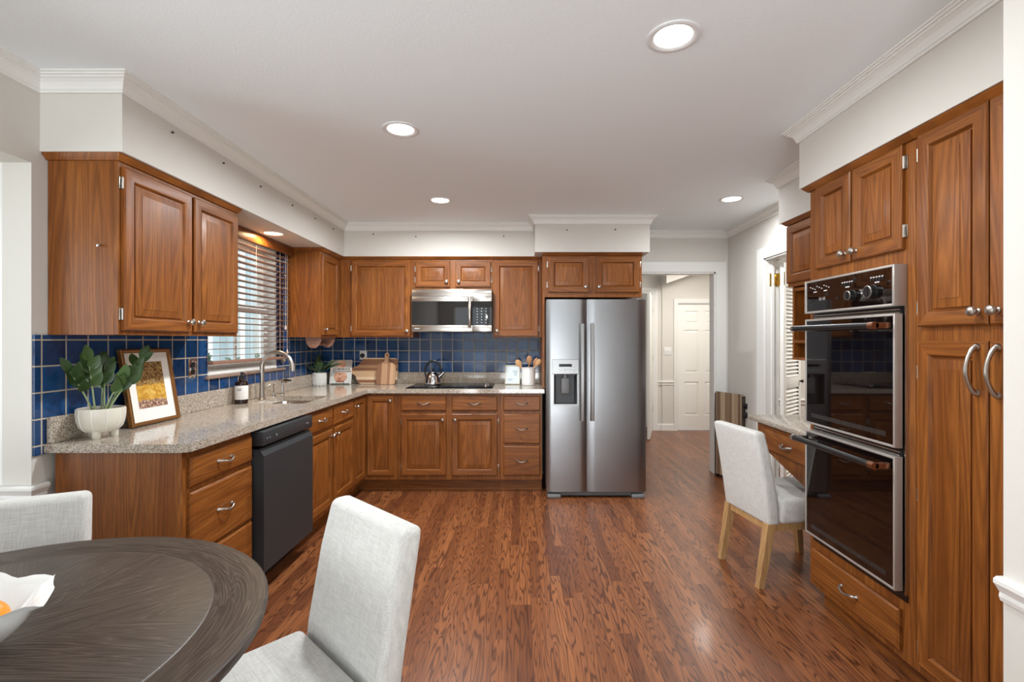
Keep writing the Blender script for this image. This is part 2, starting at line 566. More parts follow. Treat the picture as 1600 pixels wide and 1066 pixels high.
def lathe_y(x, y, z):
    """matrix that turns a lathe's z axis to -y at (x,y,z)"""
    return Matrix.Translation((x, y, z)) @ Matrix.Rotation(R(90), 4, 'X')


def rect(x0, x1, z0, z1, i, y):
    return [(x0 + i, y, z0 + i), (x1 - i, y, z0 + i), (x1 - i, y, z1 - i), (x0 + i, y, z1 - i)]

# ------------------------------------------------------------------ the room shell
ZC = 2.46
XL, YB, XR = -2.005, 4.965, 2.113


def shell(name, boxes, mat):
    b = MB()
    for q in boxes:
        b.box(*q)
    return struct(b.build(name, mat, smooth=0, doubles=False))


shell('floor', [(-3.2, -3.3, -.06, 4.2, 7.7, 0)], 'floor')
shell('ceiling', [(-3.2, -3.3, ZC, 4.2, 7.7, ZC + .08)], 'ceil')
shell('wall_left', [(XL - .12, 2.01, 0, XL, 3.13, ZC), (XL - .12, 3.13, 0, XL, 4.036, 1.128), (XL - .12, 3.13, 2.10, XL, 4.036, ZC),
                    (XL - .12, 4.036, 0, XL, YB + .12, ZC), (XL - .12, .20, 2.088, XL, 2.01, ZC), (XL - .12, -3.1, 0, XL, .20, ZC)], 'wall')
shell('wall_bay', [(-2.86, 2.01, 0, XL - .12, 2.13, 2.2), (-2.86, .08, 0, XL - .12, .20, 2.2), (-2.86, .20, 2.088, XL - .12, 2.01, 2.2),
                   (-2.86, .20, 0, -2.74, .40, 2.088), (-2.86, 1.82, 0, -2.74, 2.01, 2.088), (-2.86, .40, 0, -2.74, 1.82, .62),
                   (-2.86, .40, 1.98, -2.74, 1.82, 2.088)], 'trim')
shell('wall_back', [(XL, YB, 0, 1.19, YB + .12, ZC), (1.19, YB, 2.045, 1.986, YB + .12, ZC), (1.986, YB, 0, XR, YB + .12, ZC)], 'wall')
shell('wall_right', [(XR, 4.226, 0, XR + .11, 5.2, ZC), (XR, 3.60, 2.06, XR + .11, 4.226, ZC), (XR, 1.13, 0, XR + .11, 3.60, ZC)], 'wall')
shell('wall_front_right', [(1.225, -3.1, 0, 1.35, 1.24, ZC), (1.35, 1.13, 0, XR, 1.24, ZC)], 'wall')
shell('wall_front', [(XL - .12, -3.12, 0, -1.65, -3.0, ZC), (-1.65, -3.12, 0, .95, -3.0, .05), (-1.65, -3.12, 2.2, .95, -3.0, ZC),
                     (.95, -3.12, 0, 1.225, -3.0, ZC)], 'wall')
# rooms beyond the two doorways
shell('wall_hall', [(.55, 7.35, 2.05, 1.98, 7.47, ZC), (.43, YB + .12, 0, .55, 7.47, ZC), (1.98, 7.35, 0, 2.133, 7.47, ZC),
                    (2.133, 7.33, 0, 2.367, 7.47, ZC), (2.367, 7.33, 1.907, 3.11, 7.47, ZC), (3.11, 7.33, 0, 3.72, 7.47, ZC),
                    (3.6, 5.32, 0, 3.72, 7.33, ZC), (.55, 7.62, 0, 2.1, 7.68, ZC)], 'wall')
shell('wall_side_room', [(XR + .11, 5.2, 0, 4.12, 5.32, ZC), (4.0, 1.13, 0, 4.12, 5.2, ZC), (XR + .11, 1.01, 0, 4.12, 1.13, ZC)], 'wall')
b = MB()
b.prism([(2.10, 2.166), (2.68, 2.372), (2.93, ZC), (2.10, ZC)], 'y', 7.0, 7.33)
struct(b.build('hall_shade_wedge', 'wall', smooth=0))  # added wedge whose shape stands in for slanted shade on the hall wall
# soffits boxed above the cabinets
ZS = 2.147
shell('soffit_left', [(XL, 2.046, ZS, -1.661, YB, ZC)], 'wall')
shell('soffit_back', [(-1.661, 4.63, ZS, .137, YB, ZC)], 'wall')
shell('soffit_above_refrigerator', [(.137, 4.36, ZS - .006, 1.159, YB, ZC)], 'wall')
shell('soffit_above_desk', [(1.767, 2.562, ZS, XR, 3.34, ZC)], 'wall')
shell('soffit_right', [(1.463, 1.24, ZS, XR, 2.562, ZC)], 'wall')

# crown moulding, one mitred run round the room
CROWN = [(0.0, 2.388), (.010, 2.388), (.010, 2.398), (.014, 2.400), (.016, 2.412), (.024, 2.426), (.036, 2.436), (.043, 2.438), (.043, 2.445), (.052, 2.446), (.052, 2.453), (.060, 2.454), (.060, 2.4601), (0, 2.4601)]


def run_profile(name, path, prof, mat='trim'):
    """sweep a wall profile along a floor plan path; the room lies to the right of the way"""
    n = len(path)
    loops = []
    for i, p in enumerate(path):
        p = Vector(p)
        ds = []
        if i > 0:
            ds.append((p - Vector(path[i - 1])).normalized())
        if i < n - 1:
            ds.append((Vector(path[i + 1]) - p).normalized())
        nr = [Vector((d.y, -d.x)) for d in ds]
        mv = nr[0] if len(nr) == 1 else (nr[0] + nr[1]) / (1 + nr[0].dot(nr[1]))
        loops.append([(p.x + mv.x * o, p.y + mv.y * o, z) for o, z in prof])
    b = MB()
    b.skin(loops, 0, True, True, True)
    return struct(b.build(name, mat, smooth=14))


run_profile('trim_1', [(XL, -3.0), (XL, 2.046), (-1.661, 2.046), (-1.661, 4.63), (.137, 4.63), (.137, 4.36), (1.159, 4.36), (1.159, YB), (XR, YB),
                       (XR, 3.34), (1.767, 3.34), (1.767, 2.562), (1.463, 2.562), (1.463, 1.242)], CROWN)
run_profile('trim_2', [(1.225, 1.24), (1.225, -3.0)], CROWN)
RAIL = [(0, .700), (.008, .700), (.012, .712), (.010, .722), (.020, .738), (.026, .746), (.026, .756), (.018, .762), (0, .762)]
run_profile('trim_3', [(1.35, 1.2402), (1.225, 1.2402), (1.225, -3.0)][1:], RAIL)
run_profile('trim_4', [(-2.86, 2.01), (XL, 2.01), (XL, 2.066)], RAIL)
run_profile('trim_5', [(2.06, 7.35), (2.133, 7.35), (2.133, 7.33), (2.305, 7.33)], [(o, z - .02) for o, z in RAIL])
run_profile('trim_6', [(XR + .11, 5.2), (4.0, 5.2)], [(o, z - .03) for o, z in RAIL])
BASE = [(0, 0), (.016, 0), (.016, .085), (.010, .10), (0, .10)]
run_profile('baseboard_right', [(1.225, 1.24), (1.225, -3.0)], BASE)
run_profile('baseboard_left', [(XL, -3.0), (XL, .2)], BASE)
run_profile('baseboard_back', [(2.06, 7.35), (2.133, 7.35), (2.133, 7.33), (2.305, 7.33)], BASE)
run_profile('baseboard_side', [(XR, YB), (XR, 4.32)], BASE)

CAS = [(0, 0), (0, .012), (.020, .018), (.055, .020), (.070, .024), (.085, .024), (.085, 0)]


def casing(name, X, w0, w1, h, wid=.09, sides=(True, True)):
    """moulded door casing on a wall plane; X maps (u, out, z); opening w0..w1, height h"""
    b = MB()
    k = wid / .085

    def leg(path):
        loops = []
        for (u, z, mu, mz) in path:
            loops.append([X @ Vector((u + mu * o * k, -t, z + mz * o * k)) for o, t in CAS])
        b.skin(loops, 0, True, True, True)
    path = []
    if sides[0]:
        path += [(w0, 0, -1, 0), (w0, h, -1, 1)]
    else:
        path += [(w0, h, 0, 1)]
    if sides[1]:
        path += [(w1, h, 1, 1), (w1, 0, 1, 0)]
    else:
        path += [(w1, h, 0, 1)]
    leg(path)
    return struct(b.build(name, 'trim', smooth=30))


I4 = Matrix.Identity(4)
casing('trim_7', Matrix.Translation((0, YB, 0)), 1.19, 1.986, 2.045, .10)
XRW = Matrix.Translation((XR, 0, 0)) @ Matrix.Rotation(R(-90), 4, 'Z')     # local x -> -Y, local -y -> -X
casing('trim_8', XRW, -4.226, -3.60, 2.06, .09)
casing('trim_9', Matrix.Translation((0, 7.33, 0)), 2.367, 3.11, 1.907, .062)
casing('trim_10', Matrix.Translation((0, 7.35, 0)), 1.1, 1.98, 2.05, .085)
# door linings
b = MB()
b.box(1.986 - .015, YB, 0, 1.9861, YB + .12, 2.045).box(1.19, YB, 2.03, 1.986, YB + .12, 2.0451).box(1.1899, YB, 0, 1.205, YB + .12, 2.045)
struct(b.build('trim_11', 'trim', smooth=0))
b = MB()
b.box(XR, 4.211, 0, XR + .115, 4.2261, 2.06).box(XR, 3.60, 2.045, XR + .115, 4.226, 2.0601).box(XR, 3.5999, 0, XR + .115, 3.615, 2.06)
b.box(XR + .05, 4.196, 0, XR + .07, 4.212, 2.045)
struct(b.build('trim_12', 'trim', smooth=0))
b = MB()
b.box(1.965, 7.35, 0, 1.9801, 7.47, 2.05)
struct(b.build('trim_13', 'trim', smooth=0))


# ------------------------------------------------------------------ doors beyond
def six_panel(name, X, w, h, t=.035, knob_u=None):
    root = bpy.data.objects.new(name, None)
    C.objects.link(root)
    root.matrix_world = X
    struct(root)
    st, cm = .105, .10
    zs = [(.22, .72), (.86, 1.50), (1.60, h - .11)]
    us = [(st, (w - cm) / 2), ((w + cm) / 2, w - st)]
    b = MB()
    b.box(0, .012, 0, w, t, h)
    b.box(0, 0, 0, st, .012, h).box(w - st, 0, 0, w, .012, h).box((w - cm) / 2, 0, 0, (w + cm) / 2, .012, h)
    zz = [0] + [q for p in zs for q in p] + [h]
    for i in range(0, len(zz), 2):
        for u in us:
            b.box(u[0], 0, zz[i], u[1], .012, zz[i + 1])
    for (z0, z1) in zs:
        for (u0, u1) in us:
            b.skin([rect(u0, u1, z0, z1, .012, .0119), rect(u0, u1, z0, z1, .035, .003), rect(u0, u1, z0, z1, .036, .003)], 0, True, False, True)
    b.build('leaf', 'doorw', root, smooth=0)
    if knob_u:
        k = MB()
        k.lathe([(.026, 0), (.026, .006), (.010, .010), (.010, .035), (.026, .045), (.028, .058), (.018, .066), (0, .067)], 20, 0, lathe_y(knob_u, 0, .95))
        k.build('knob', 'brass', root)
    return root


six_panel('door_1', Matrix.Translation((2.37, 7.36, .006)), .735, 1.895, .035, .665)
# a second door of the hall stands open, seen along its edge
b = MB()
d2 = six_panel('door_2', Matrix.Translation((1.955, 7.33, .01)) @ Matrix.Rotation(R(-108), 4, 'Z') @ Matrix.Translation((0, 0, 0)), .74, 2.0)
for hz in (.32, 1.08, 1.80):
    h = MB()
    h.box(-.012, -.006, hz - .045, .006, .04, hz + .045, .002)
    h.build('hinge', 'nickel', d2)
# louvred folding door of the side room
a = Matrix.Translation((2.212, 4.10, .012)) @ Matrix.Rotation(R(43), 4, 'Z')
d3 = bpy.data.objects.new('door_3', None)
C.objects.link(d3)
d3.matrix_world = a
struct(d3)
b = MB()
w3, h3 = .42, 2.0
for q in ((0, 0, 0, .06, .03, h3), (w3 - .06, 0, 0, w3, .03, h3), (.06, 0, 0, w3 - .06, .03, .16), (.06, 0, .93, w3 - .06, .03, 1.03), (.06, 0, h3 - .1, w3 - .06, .03, h3)):
    b.box(*q, .003)
b.build('leaf_frame', 'doorw', d3)
b = MB()
for z0, z1 in ((.16, .93), (1.03, h3 - .1)):
    k = int((z1 - z0) / .032)
    for i in range(k):
        z = z0 + (i + .5) * (z1 - z0) / k
        b.prism([(-.004, z - .016), (.004, z - .016), (.032, z + .018), (.024, z + .018)], 'x', .06, w3 - .06)
b.build('louvres', 'doorw', d3, smooth=0, doubles=False)
b = MB()
b.lathe([(.008, 0), (.008, .012), (.015, .02), (.012, .03), (0, .032)], 16, 0, lathe_y(w3 - .03, 0, .98))
b.build('knob', 'black', d3)
hg = MB()
hg.box(2.150, 4.205, 1.82, 2.215, 4.2115, 1.93, .001)
hg.tube([(2.216, 4.203, 1.82), (2.216, 4.203, 1.93)], .007, 8)
hg.box(2.218, 4.10, 1.82, 2.222, 4.20, 1.93, .001)
struct(hg.build('trim_14', 'brass'))

# ------------------------------------------------------------------ windows
w1 = bpy.data.objects.new('window_1', None)
C.objects.link(w1)
struct(w1)
ya, yb, za, zb = 3.13, 4.036, 1.128, 2.10
b = MB()
b.box(XL - .12, ya - .0, za, XL, ya + .02, zb).box(XL - .12, yb - .02, za, XL, yb, zb).box(XL - .12, ya + .02, zb - .02, XL, yb - .02, zb)
b.box(XL - .12, ya + .02, za, XL + .004, yb - .02, za + .03, .004)
b.build('frame', 'doorw', w1, smooth=0)
for nm, xo, z0, z1 in (('lower_sash', -2.085, za + .03, 1.615), ('upper_sash', -2.115, 1.575, zb - .02)):
    b = MB()
    y0, y1 = ya + .02, yb - .02
    b.box(xo - .013, y0, z0, xo + .013, y0 + .05, z1, .003).box(xo - .013, y1 - .05, z0, xo + .013, y1, z1, .003)
    b.box(xo - .013, y0 + .05, z0, xo + .013, y1 - .05, z0 + .05, .003).box(xo - .013, y0 + .05, z1 - .045, xo + .013, y1 - .05, z1, .003)
    ym = (y0 + y1) / 2
    b.box(xo - .008, ym - .01, z0 + .05, xo + .008, ym + .01, z1 - .045)
    sh = b.build(nm, 'doorw', w1, smooth=0)
    g_ = MB()
    g_.box(xo - .002, y0 + .04, z0 + .04, xo + .002, y1 - .04, z1 - .04)
    g_.build('pane', 'glass', sh, smooth=0)
b = MB()
b.box(XL, ya - .03, za - .020, XL + .030, yb + .10, za - .001, .003)
struct(b.build('trim_15', 'sillm'))


def plain_window(name, axis, c, a0, a1, z0, z1, n):
    root = bpy.data.objects.new(name, None)
    C.objects.link(root)
    struct(root)
    b, g_ = MB(), MB()

    def bx(u0, u1, zz0, zz1, t, bb):
        if axis == 'y':
            bb.box(u0, c - t, zz0, u1, c + t, zz1)
        else:
            bb.box(c - t, u0, zz0, c + t, u1, zz1)
    bx(a0, a0 + .05, z0, z1, .03, b), bx(a1 - .05, a1, z0, z1, .03, b), bx(a0 + .05, a1 - .05, z0, z0 + .05, .03, b), bx(a0 + .05, a1 - .05, z1 - .05, z1, .03, b)
    for i in range(1, n):
        u = a0 + (a1 - a0) * i / n
        bx(u - .035, u + .035, z0 + .05, z1 - .05, .03, b)
    zm = (z0 + z1) / 2
    bx(a0 + .05, a1 - .05, zm - .02, zm + .02, .02, b)
    b.build('frame', 'doorw', root, smooth=0, doubles=False)
    bx(a0 + .02, a1 - .02, z0 + .02, z1 - .02, .003, g_)
    g_.build('pane', 'glass', root, smooth=0)


plain_window('window_2', 'x', -2.80, .40, 1.82, .62, 1.98, 2)
plain_window('window_3', 'y', -3.06, -1.65, .95, .05, 2.2, 3)


# ------------------------------------------------------------------ tile splash on the walls
def tile_panel(name, X, pieces):
    b = MB()
    for (u0, u1, z0, z1) in pieces:
        b.box(u0, -.010, z0, u1, 0, z1)
    o = b.build(name, 'tile', smooth=0, doubles=False)
    o.matrix_world = X
    return struct(o)


# the joints line up with the photograph: local origin on a joint
tile_panel('wall_back_tile', Matrix.Translation((-1.0098, YB, 1.139)), [(XL + .01 + 1.0098, .215 + 1.0098, .88 - 1.139, ZS - 1.139)])
XLW = Matrix.Translation((XL, 2.043, 1.139)) @ Matrix.Rotation(R(90), 4, 'Z')
zt0, zt1 = .88 - 1.139, ZS - 1.139
tile_panel('wall_left_tile', XLW, [(2.014 - 2.043, 3.13 - 2.043, zt0, 1.380 - 1.139), (3.13 - 2.043, 4.036 - 2.043, zt0, za - .02 - 1.139), (4.036 - 2.043, YB - 2.043, zt0, zt1),
                                   (2.96 - 2.043, 3.13 - 2.043, 1.380 - 1.139, zt1)])


# ------------------------------------------------------------------ cabinet parts
def door(parent, x0, x1, z0, z1, knob=None, hinge=None, fw=.056, t=.019, pull=None, X=None, knob_z=None, hz=None):
    """raised-panel door on the frame face y=0, front at -t; knob/hinge: 'l' or 'r'"""
    b = MB()
    q = lambda i, y: rect(x0, x1, z0, z1, i, y)
    ms = [1, 0, 1, 0]
    b.skin([q(0, -.0005), q(0, -t + .005), q(.005, -t), q(fw - .008, -t), q(fw - .005, -t + .0015), q(fw, -t + .009), q(fw + .003, -t + .0135), q(fw + .010, -t + .0135)], 0, True, True, True, ms)
    d = b.build('door', ['oak', 'oakh'], parent, smooth=28)
    b = MB()
    b.skin([q(fw + .008, -t + .0134), q(fw + .0085, -t + .0075), q(fw + .040, -t + .0015), q(fw + .0402, -t + .0)], 0, True, False, True)
    p = b.build('raised_panel', 'oak', d, smooth=20)
    kids = []
    if knob:
        kx = x0 + .03 if knob == 'l' else x1 - .03
        kz = knob_z
        k = MB()
        k.lathe([(.010, 0), (.010, .003), (.006, .006), (.006, .014), (.013, .019), (.0165, .025), (.014, .030), (.007, .0325), (0, .033)], 18, 0, lathe_y(kx, -t + .0005, kz))
        kids.append(k.build('knob', 'nickel', d))
    if pull:
        px_ = x0 + .032 if pull[0] == 'l' else x1 - .032
        pz = pull[1]
        k = MB()
        pts, rr = [], []
        for i in range(17):
            u = i / 16
            zz = pz - .075 + .15 * u
            pts.append((px_, -t - .008 - .030 * math.sin(math.pi * u) ** .7, zz))
            rr.append(.0085 - .0030 * math.sin(math.pi * u) + .0016 * math.sin(math.pi * u) ** 8)
        k.tube(pts, rr, 10)
        for zz in (pz - .075, pz + .075):
            k.lathe([(.012, 0), (.012, .004), (.008, .010), (0, .012)], 14, 0, lathe_y(px_, -t + .0005, zz))
        kids.append(k.build('pull', 'nickel', d))
    if hinge:
        for zz in (hz or (z0 + .07, z1 - .07)):
            hx = x0 if hinge == 'l' else x1
            s = -1 if hinge == 'l' else 1
            h = MB()
            h.box(min(hx, hx + s * .012), -.004, zz - .026, max(hx, hx + s * .012), -.0003, zz + .026, .001)
            h.tube([(hx + s * .003, -.010, zz - .024), (hx + s * .003, -.010, zz + .024)], .0045, 8)
            kids.append(h.build('hinge', 'nickel', d))
    if X is not None:
        for o in [d, p] + kids:
            o.data.transform(X)
    return d


def pull_mesh(k, cx, y, cz, half=.05):
    pts, rr = [], []
    for i in range(17):
        u = i / 16
        pts.append((cx - half + 2 * half * u, y - .006 - .022 * math.sin(math.pi * u) ** .6, cz + .005 - .010 * math.sin(math.pi * u) ** 2))
        rr.append(.0068 - .0024 * math.sin(math.pi * u) + .0012 * math.sin(math.pi * u) ** 8)
    k.tube(pts, rr, 8)
    for xx in (cx - half, cx + half):
        k.lathe([(.0095, 0), (.0095, .003), (.006, .008), (0, .009)], 12, 0, lathe_y(xx, y + .0005, cz + .004))


def drawer(parent, x0, x1, z0, z1, t=.019, pull=True, half=.048):
    b = MB()
    q = lambda i, y: rect(x0, x1, z0, z1, i, y)
    b.skin([q(0, -.0005), q(0, -t + .007), q(.004, -t + .003), q(.009, -t)], 0, True, True, True)
    d = b.build('drawer', 'oakh', parent, smooth=25)
    if pull:
        k = MB()
        pull_mesh(k, (x0 + x1) / 2, -t, (z0 + z1) / 2, half)
        k.build('pull', 'nickel', d)
    return d


def carcass(parent, w, d, z0, z1, toe=0.0, frame=True, x0=0.0, open_front=False):
    b = MB()
    b.box(x0, .018, z0, w, d, z1)
    b.build('carcass', 'oak', parent, smooth=0)
    b = MB()
    b.box(x0, 0, z0, w, .0182, z1, .0015)
    b.build('face_frame', 'oak', parent, smooth=0)
    if toe:
        b = MB()
        b.box(x0, .075, 0, w, d, toe)
        b.build('toe_kick', 'oakh', parent, smooth=0)


TRIMP = [(0, 2.120), (.010, 2.121), (.015, 2.128), (.026, 2.138), (.030, 2.1465), (0, 2.1465)]


def wall_trim(parent, path, z_off):
    """small oak moulding at the head of a wall cabinet, in the cabinet's own space (cabinet stands left of the way)"""
    n = len(path)
    loops = []
    for i, p in enumerate(path):
        p = Vector(p)
        ds = []
        if i > 0:
            ds.append((p - Vector(path[i - 1])).normalized())
        if i < n - 1:
            ds.append((Vector(path[i + 1]) - p).normalized())
        nr = [Vector((d.y, -d.x)) for d in ds]
        mv = nr[0] if len(nr) == 1 else (nr[0] + nr[1]) / (1 + nr[0].dot(nr[1]))
        loops.append([(p.x + mv.x * o, p.y + mv.y * o, z - z_off) for o, z in TRIMP])
    b = MB()
    b.skin(loops, 0, True, True, True)
    b.build('head_moulding', 'oakh', parent, smooth=25)


# ---- base cabinets on the window side
LA = math.atan2(.9998, .0203)
LO = Vector((-1.4287, 2.070, 0))
LX = Matrix.Translation(LO) @ Matrix.Rotation(LA, 4, 'Z')
DB = .545


def lpos(u):
    p = LX @ Vector((u, 0, 0))
    return (p.x, p.y, 0)


GB = 'oak base cabinets under the granite worktop'
c = thing('drawer_cabinet', 'oak drawer cabinet with plain end panel beside the dark dishwasher', 'cabinet', lpos(0), LA, GB)
carcass(c, .515, DB, .11, .884, .11)
for z0, z1 in ((.725, .853), (.424, .700), (.130, .408)):
    drawer(c, .032, .498, z0, z1, half=.052)
c = thing('sink_cabinet', 'oak sink base cabinet with two doors below two short drawer fronts', 'cabinet', lpos(1.115), LA, GB)
b = MB()
b.box(0, .018, .11, .868, DB, .66).box(0, .018, .66, .02, DB, .884).box(.848, .018, .66, .868, DB, .884)
b.build('carcass', 'oak', c, smooth=0, doubles=False)
b = MB()
b.box(0, 0, .11, .868, .0182, .884, .0015)
b.build('face_frame', 'oak', c, smooth=0)
b = MB()
b.box(0, .075, 0, .868, DB, .11)
b.build('toe_kick', 'oakh', c, smooth=0)
drawer(c, .050, .433, .727, .858), drawer(c, .463, .861, .727, .858)
door(c, .050, .433, .15, .703, knob='r', knob_z=.655), door(c, .463, .861, .15, .703, knob='l', knob_z=.655)

# corner cabinet (L-shaped, folding corner door)
c = thing('corner_base_cabinet', 'oak corner base cabinet with a tall folding corner door', 'cabinet', (-1.39, 4.36, 0), 0, GB)
p0 = LX @ Vector((1.984, 0, 0))
p1 = LX @ Vector((1.984, DB, 0))
ox, oy = -1.39, 4.36
pts = [(p1.x - ox, p1.y - oy), (p0.x - ox, p0.y - oy), (-1.381 - ox, 4.371 - oy), (-1.088 - ox, 4.371 - oy), (-1.088 - ox, YB - .02 - oy), (p1.x - ox, YB - .02 - oy)]
b = MB()
b.prism(pts, 'z', .11, .884)
b.build('carcass', 'oak', c, smooth=0)
b = MB()
p2 = LX @ Vector((1.984, .075, 0))
b.prism([(p1.x - ox, p1.y - oy), (p2.x - ox, p2.y - oy), (-1.456 - ox, 4.446 - oy), (-1.088 - ox, 4.446 - oy), (-1.088 - ox, YB - .02 - oy), (p1.x - ox, YB - .02 - oy)], 'z', 0, .11)
b.build('toe_kick', 'oakh', c, smooth=0)
XD = Matrix.Translation((-ox, -oy, 0)) @ LX @ Matrix.Translation((1.994, 0, 0))
door(c, 0, .279, .15, .858, knob='l', knob_z=.80, X=XD, fw=.05)
door(c, -1.358 - ox, -1.120 - ox, .15, .858, knob='r', knob_z=.82, hinge=None, X=Matrix.Translation((0, .011, 0)), fw=.05)

# ---- base cabinets on the back wall
c = thing('cooktop_cabinet', 'oak base cabinet under the cooktop with two drawers above two doors', 'cabinet', (-1.086, 4.37, 0), 0, GB)
carcass(c, .910, .575, .11, .884, .11)
drawer(c, .030, .432, .727, .858), drawer(c, .483, .887, .727, .858)
door(c, .030, .432, .152, .700, knob='r', knob_z=.65, hinge='l'), door(c, .483, .887, .152, .700, knob='l', knob_z=.65, hinge='r')
c = thing('drawer_cabinet', 'narrow oak cabinet of three drawers beside the refrigerator', 'cabinet', (-.175, 4.37, 0), 0, GB)
carcass(c, .375, .575, .11, .884, .11)
for z0, z1 in ((.727, .858), (.436, .698), (.152, .414)):
    drawer(c, .030, .357, z0, z1)

# ---- wall cabinets
GW = 'oak wall cabinets'
ZU = 1.381


def wall_cab(name, label, loc, rot, w, d, z0, z1, fw_doors, trim=None, hinges=True, group=GW, extra=None, knob_up=.05):
    c = thing(name, label, 'cabinet', (loc[0], loc[1], z0), rot, group)
    b = MB()
    b.box(0, .018, 0, w, d, z1 - z0)
    b.build('carcass', 'oak', c, smooth=0)
    b = MB()
    b.box(0, 0, 0, w, .0182, z1 - z0, .0015)
    b.build('face_frame', 'oak', c, smooth=0)
    for (x0, x1, a0, a1, kn, hi) in fw_doors:
        door(c, x0, x1, a0 - z0, a1 - z0, knob=kn, hinge=hi if hinges else None, knob_z=a0 - z0 + knob_up)
    if trim:
        wall_trim(c, trim, z0)
    return c


# window side, near: frame face X=-1.705
wall_cab('wall_cabinet', 'oak wall cabinet with two doors and a broad end panel above the potted plant', (-1.705, 2.078), R(90), .877, .297, ZU, ZS, [
    (.015, .445, 1.400, 2.100, 'r', 'l'), (.466, .857, 1.400, 2.100, 'l', None)], [(0, .297), (0, 0), (.877, 0)])
wall_cab('wall_cabinet', 'narrow oak wall cabinet between the window and the corner', (-1.705, 4.19), R(90), .456, .288, ZU, ZS, [
    (.016, .386, 1.400, 2.100, 'l', None)], [(0, .288), (0, 0), (.456, 0)])
wall_cab('wall_cabinet', 'oak wall cabinet with one wide door above the cutting boards', (-1.705, 4.646), 0, .695, .305, ZU, ZS, [
    (.111, .674, 1.394, 2.107, 'r', 'l')], [(0, 0), (.695, 0)])
wall_cab('wall_cabinet', 'short oak wall cabinet with two small doors above the microwave', (-1.009, 4.646), 0, .750, .305, 1.833, ZS, [
    (.023, .348, 1.858, 2.102, 'r', 'l'), (.402, .735, 1.858, 2.102, 'l', 'r')], [(0, 0), (.750, 0)])
wall_cab('wall_cabinet', 'oak wall cabinet with one door beside the microwave, above the utensil crock', (-.258, 4.646), 0, .463, .305, ZU, ZS, [
    (.014, .433, 1.394, 2.107, 'l', 'r')], [(0, 0), (.463, 0)])
c = wall_cab('wall_cabinet', 'oak cabinet with two doors over the refrigerator', (.207, 4.40), 0, .891, .55, 1.742, 2.141, [
    (.048, .413, 1.784, 2.107, 'r', 'l'), (.472, .8696, 1.784, 2.107, 'l', 'r')], None)
wall_trim(c, [(-.0, 0), (.891, 0)], 1.742 + .006)
b = MB()
b.box(0, .001, .925 - 1.742, .018, .55, 0.0)
b.box(-.004, -.004, .925 - 1.742, .022, .06, .94 - 1.742)
b.build('side_panel', 'oak', c, smooth=0)

# ---- tall units of the right-hand wall (local x runs towards the camera)
c = thing('oven_cabinet', 'tall oak cabinet that holds the double oven, drawer at the floor', 'cabinet', (1.50, 2.525, 0), R(-90), 'tall oak cabinets')
b = MB()
b.box(0, .018, .11, .672, .60, .345).box(0, .018, 1.652, .672, .60, ZS).box(0, .018, .345, .022, .60, 1.652).box(.650, .018, .345, .672, .60, 1.652).box(.022, .57, .345, .65, .60, 1.652)
b.build('carcass', 'oak', c, smooth=0, doubles=False)
b = MB()
b.box(0, 0, .11, .672, .0182, .345).box(0, 0, 1.652, .672, .0182, ZS).box(0, 0, .345, .034, .0182, 1.652).box(.632, 0, .345, .672, .0182, 1.652)
b.build('face_frame', 'oak', c, smooth=0, doubles=False)
b = MB()
b.box(0, .072, 0, .672, .60, .11)
b.build('toe_kick', 'oakh', c, smooth=0)
drawer(c, .035, .607, .1415, .303, half=.052)
door(c, .068, .325, 1.712, 2.118, knob='r', hinge=None, knob_z=1.752)
door(c, .338, .623, 1.712, 2.118, knob='l', hinge='r', knob_z=1.752)
wall_trim(c, [(0, .60), (0, 0), (.672, 0)], 0)
c = thing('pantry_cabinet', 'tall oak pantry cabinet with upper doors and long lower doors', 'cabinet', (1.50, 1.852, 0), R(-90), 'tall oak cabinets')
carcass(c, .60, .60, .11, ZS, .11)
door(c, .024, .300, 1.408, 2.119, knob='r', hinge='l', knob_z=1.452), door(c, .306, .58, 1.408, 2.119, knob='l', hinge='r', knob_z=1.452)
door(c, .024, .300, .15, 1.355, pull=('r', 1.262), hinge='l', hz=(.21, .78, 1.24)), door(c, .306, .58, .15, 1.355, pull=('l', 1.262), hinge='r', hz=(.21, .78, 1.24))
wall_trim(c, [(0, 0), (.60, 0)], 0)

# ---- desk nook
c = thing('desk_wall_cabinet', 'oak wall cabinet with an open cubby shelf over the desk', 'cabinet', (1.80, 3.285, 1.227), R(-90), None)
b = MB()
z9 = 1.227
b.box(0, .018, 1.71 - z9, .756, .308, ZS - z9)
b.build('carcass', 'oak', c, smooth=0)
b = MB()
b.box(0, 0, 1.71 - z9, .756, .0182, ZS - z9, .0015)
b.build('face_frame', 'oak', c, smooth=0)
door(c, .012, .368, 1.735 - z9, 2.112 - z9), door(c, .388, .742, 1.735 - z9, 2.112 - z9)
b = MB()
b.box(.02, .02, 0, .04, .305, 1.71 - z9).box(.735, .02, 0, .755, .305, 1.71 - z9).box(.04, .295, 0, .735, .305, 1.71 - z9)
b.box(.04, .02, 0, .735, .296, .018).box(.04, .02, 1.68 - z9, .735, .296, 1.70 - z9)
b.build('cubby', 'oak', c, smooth=0, doubles=False)
b = MB()
b.box(.04, .02, .112, .735, .295, .130)
b.build('shelf', 'oakh', c, smooth=0)
wall_trim(c, [(0, .308), (0, 0), (.756, 0)], z9)

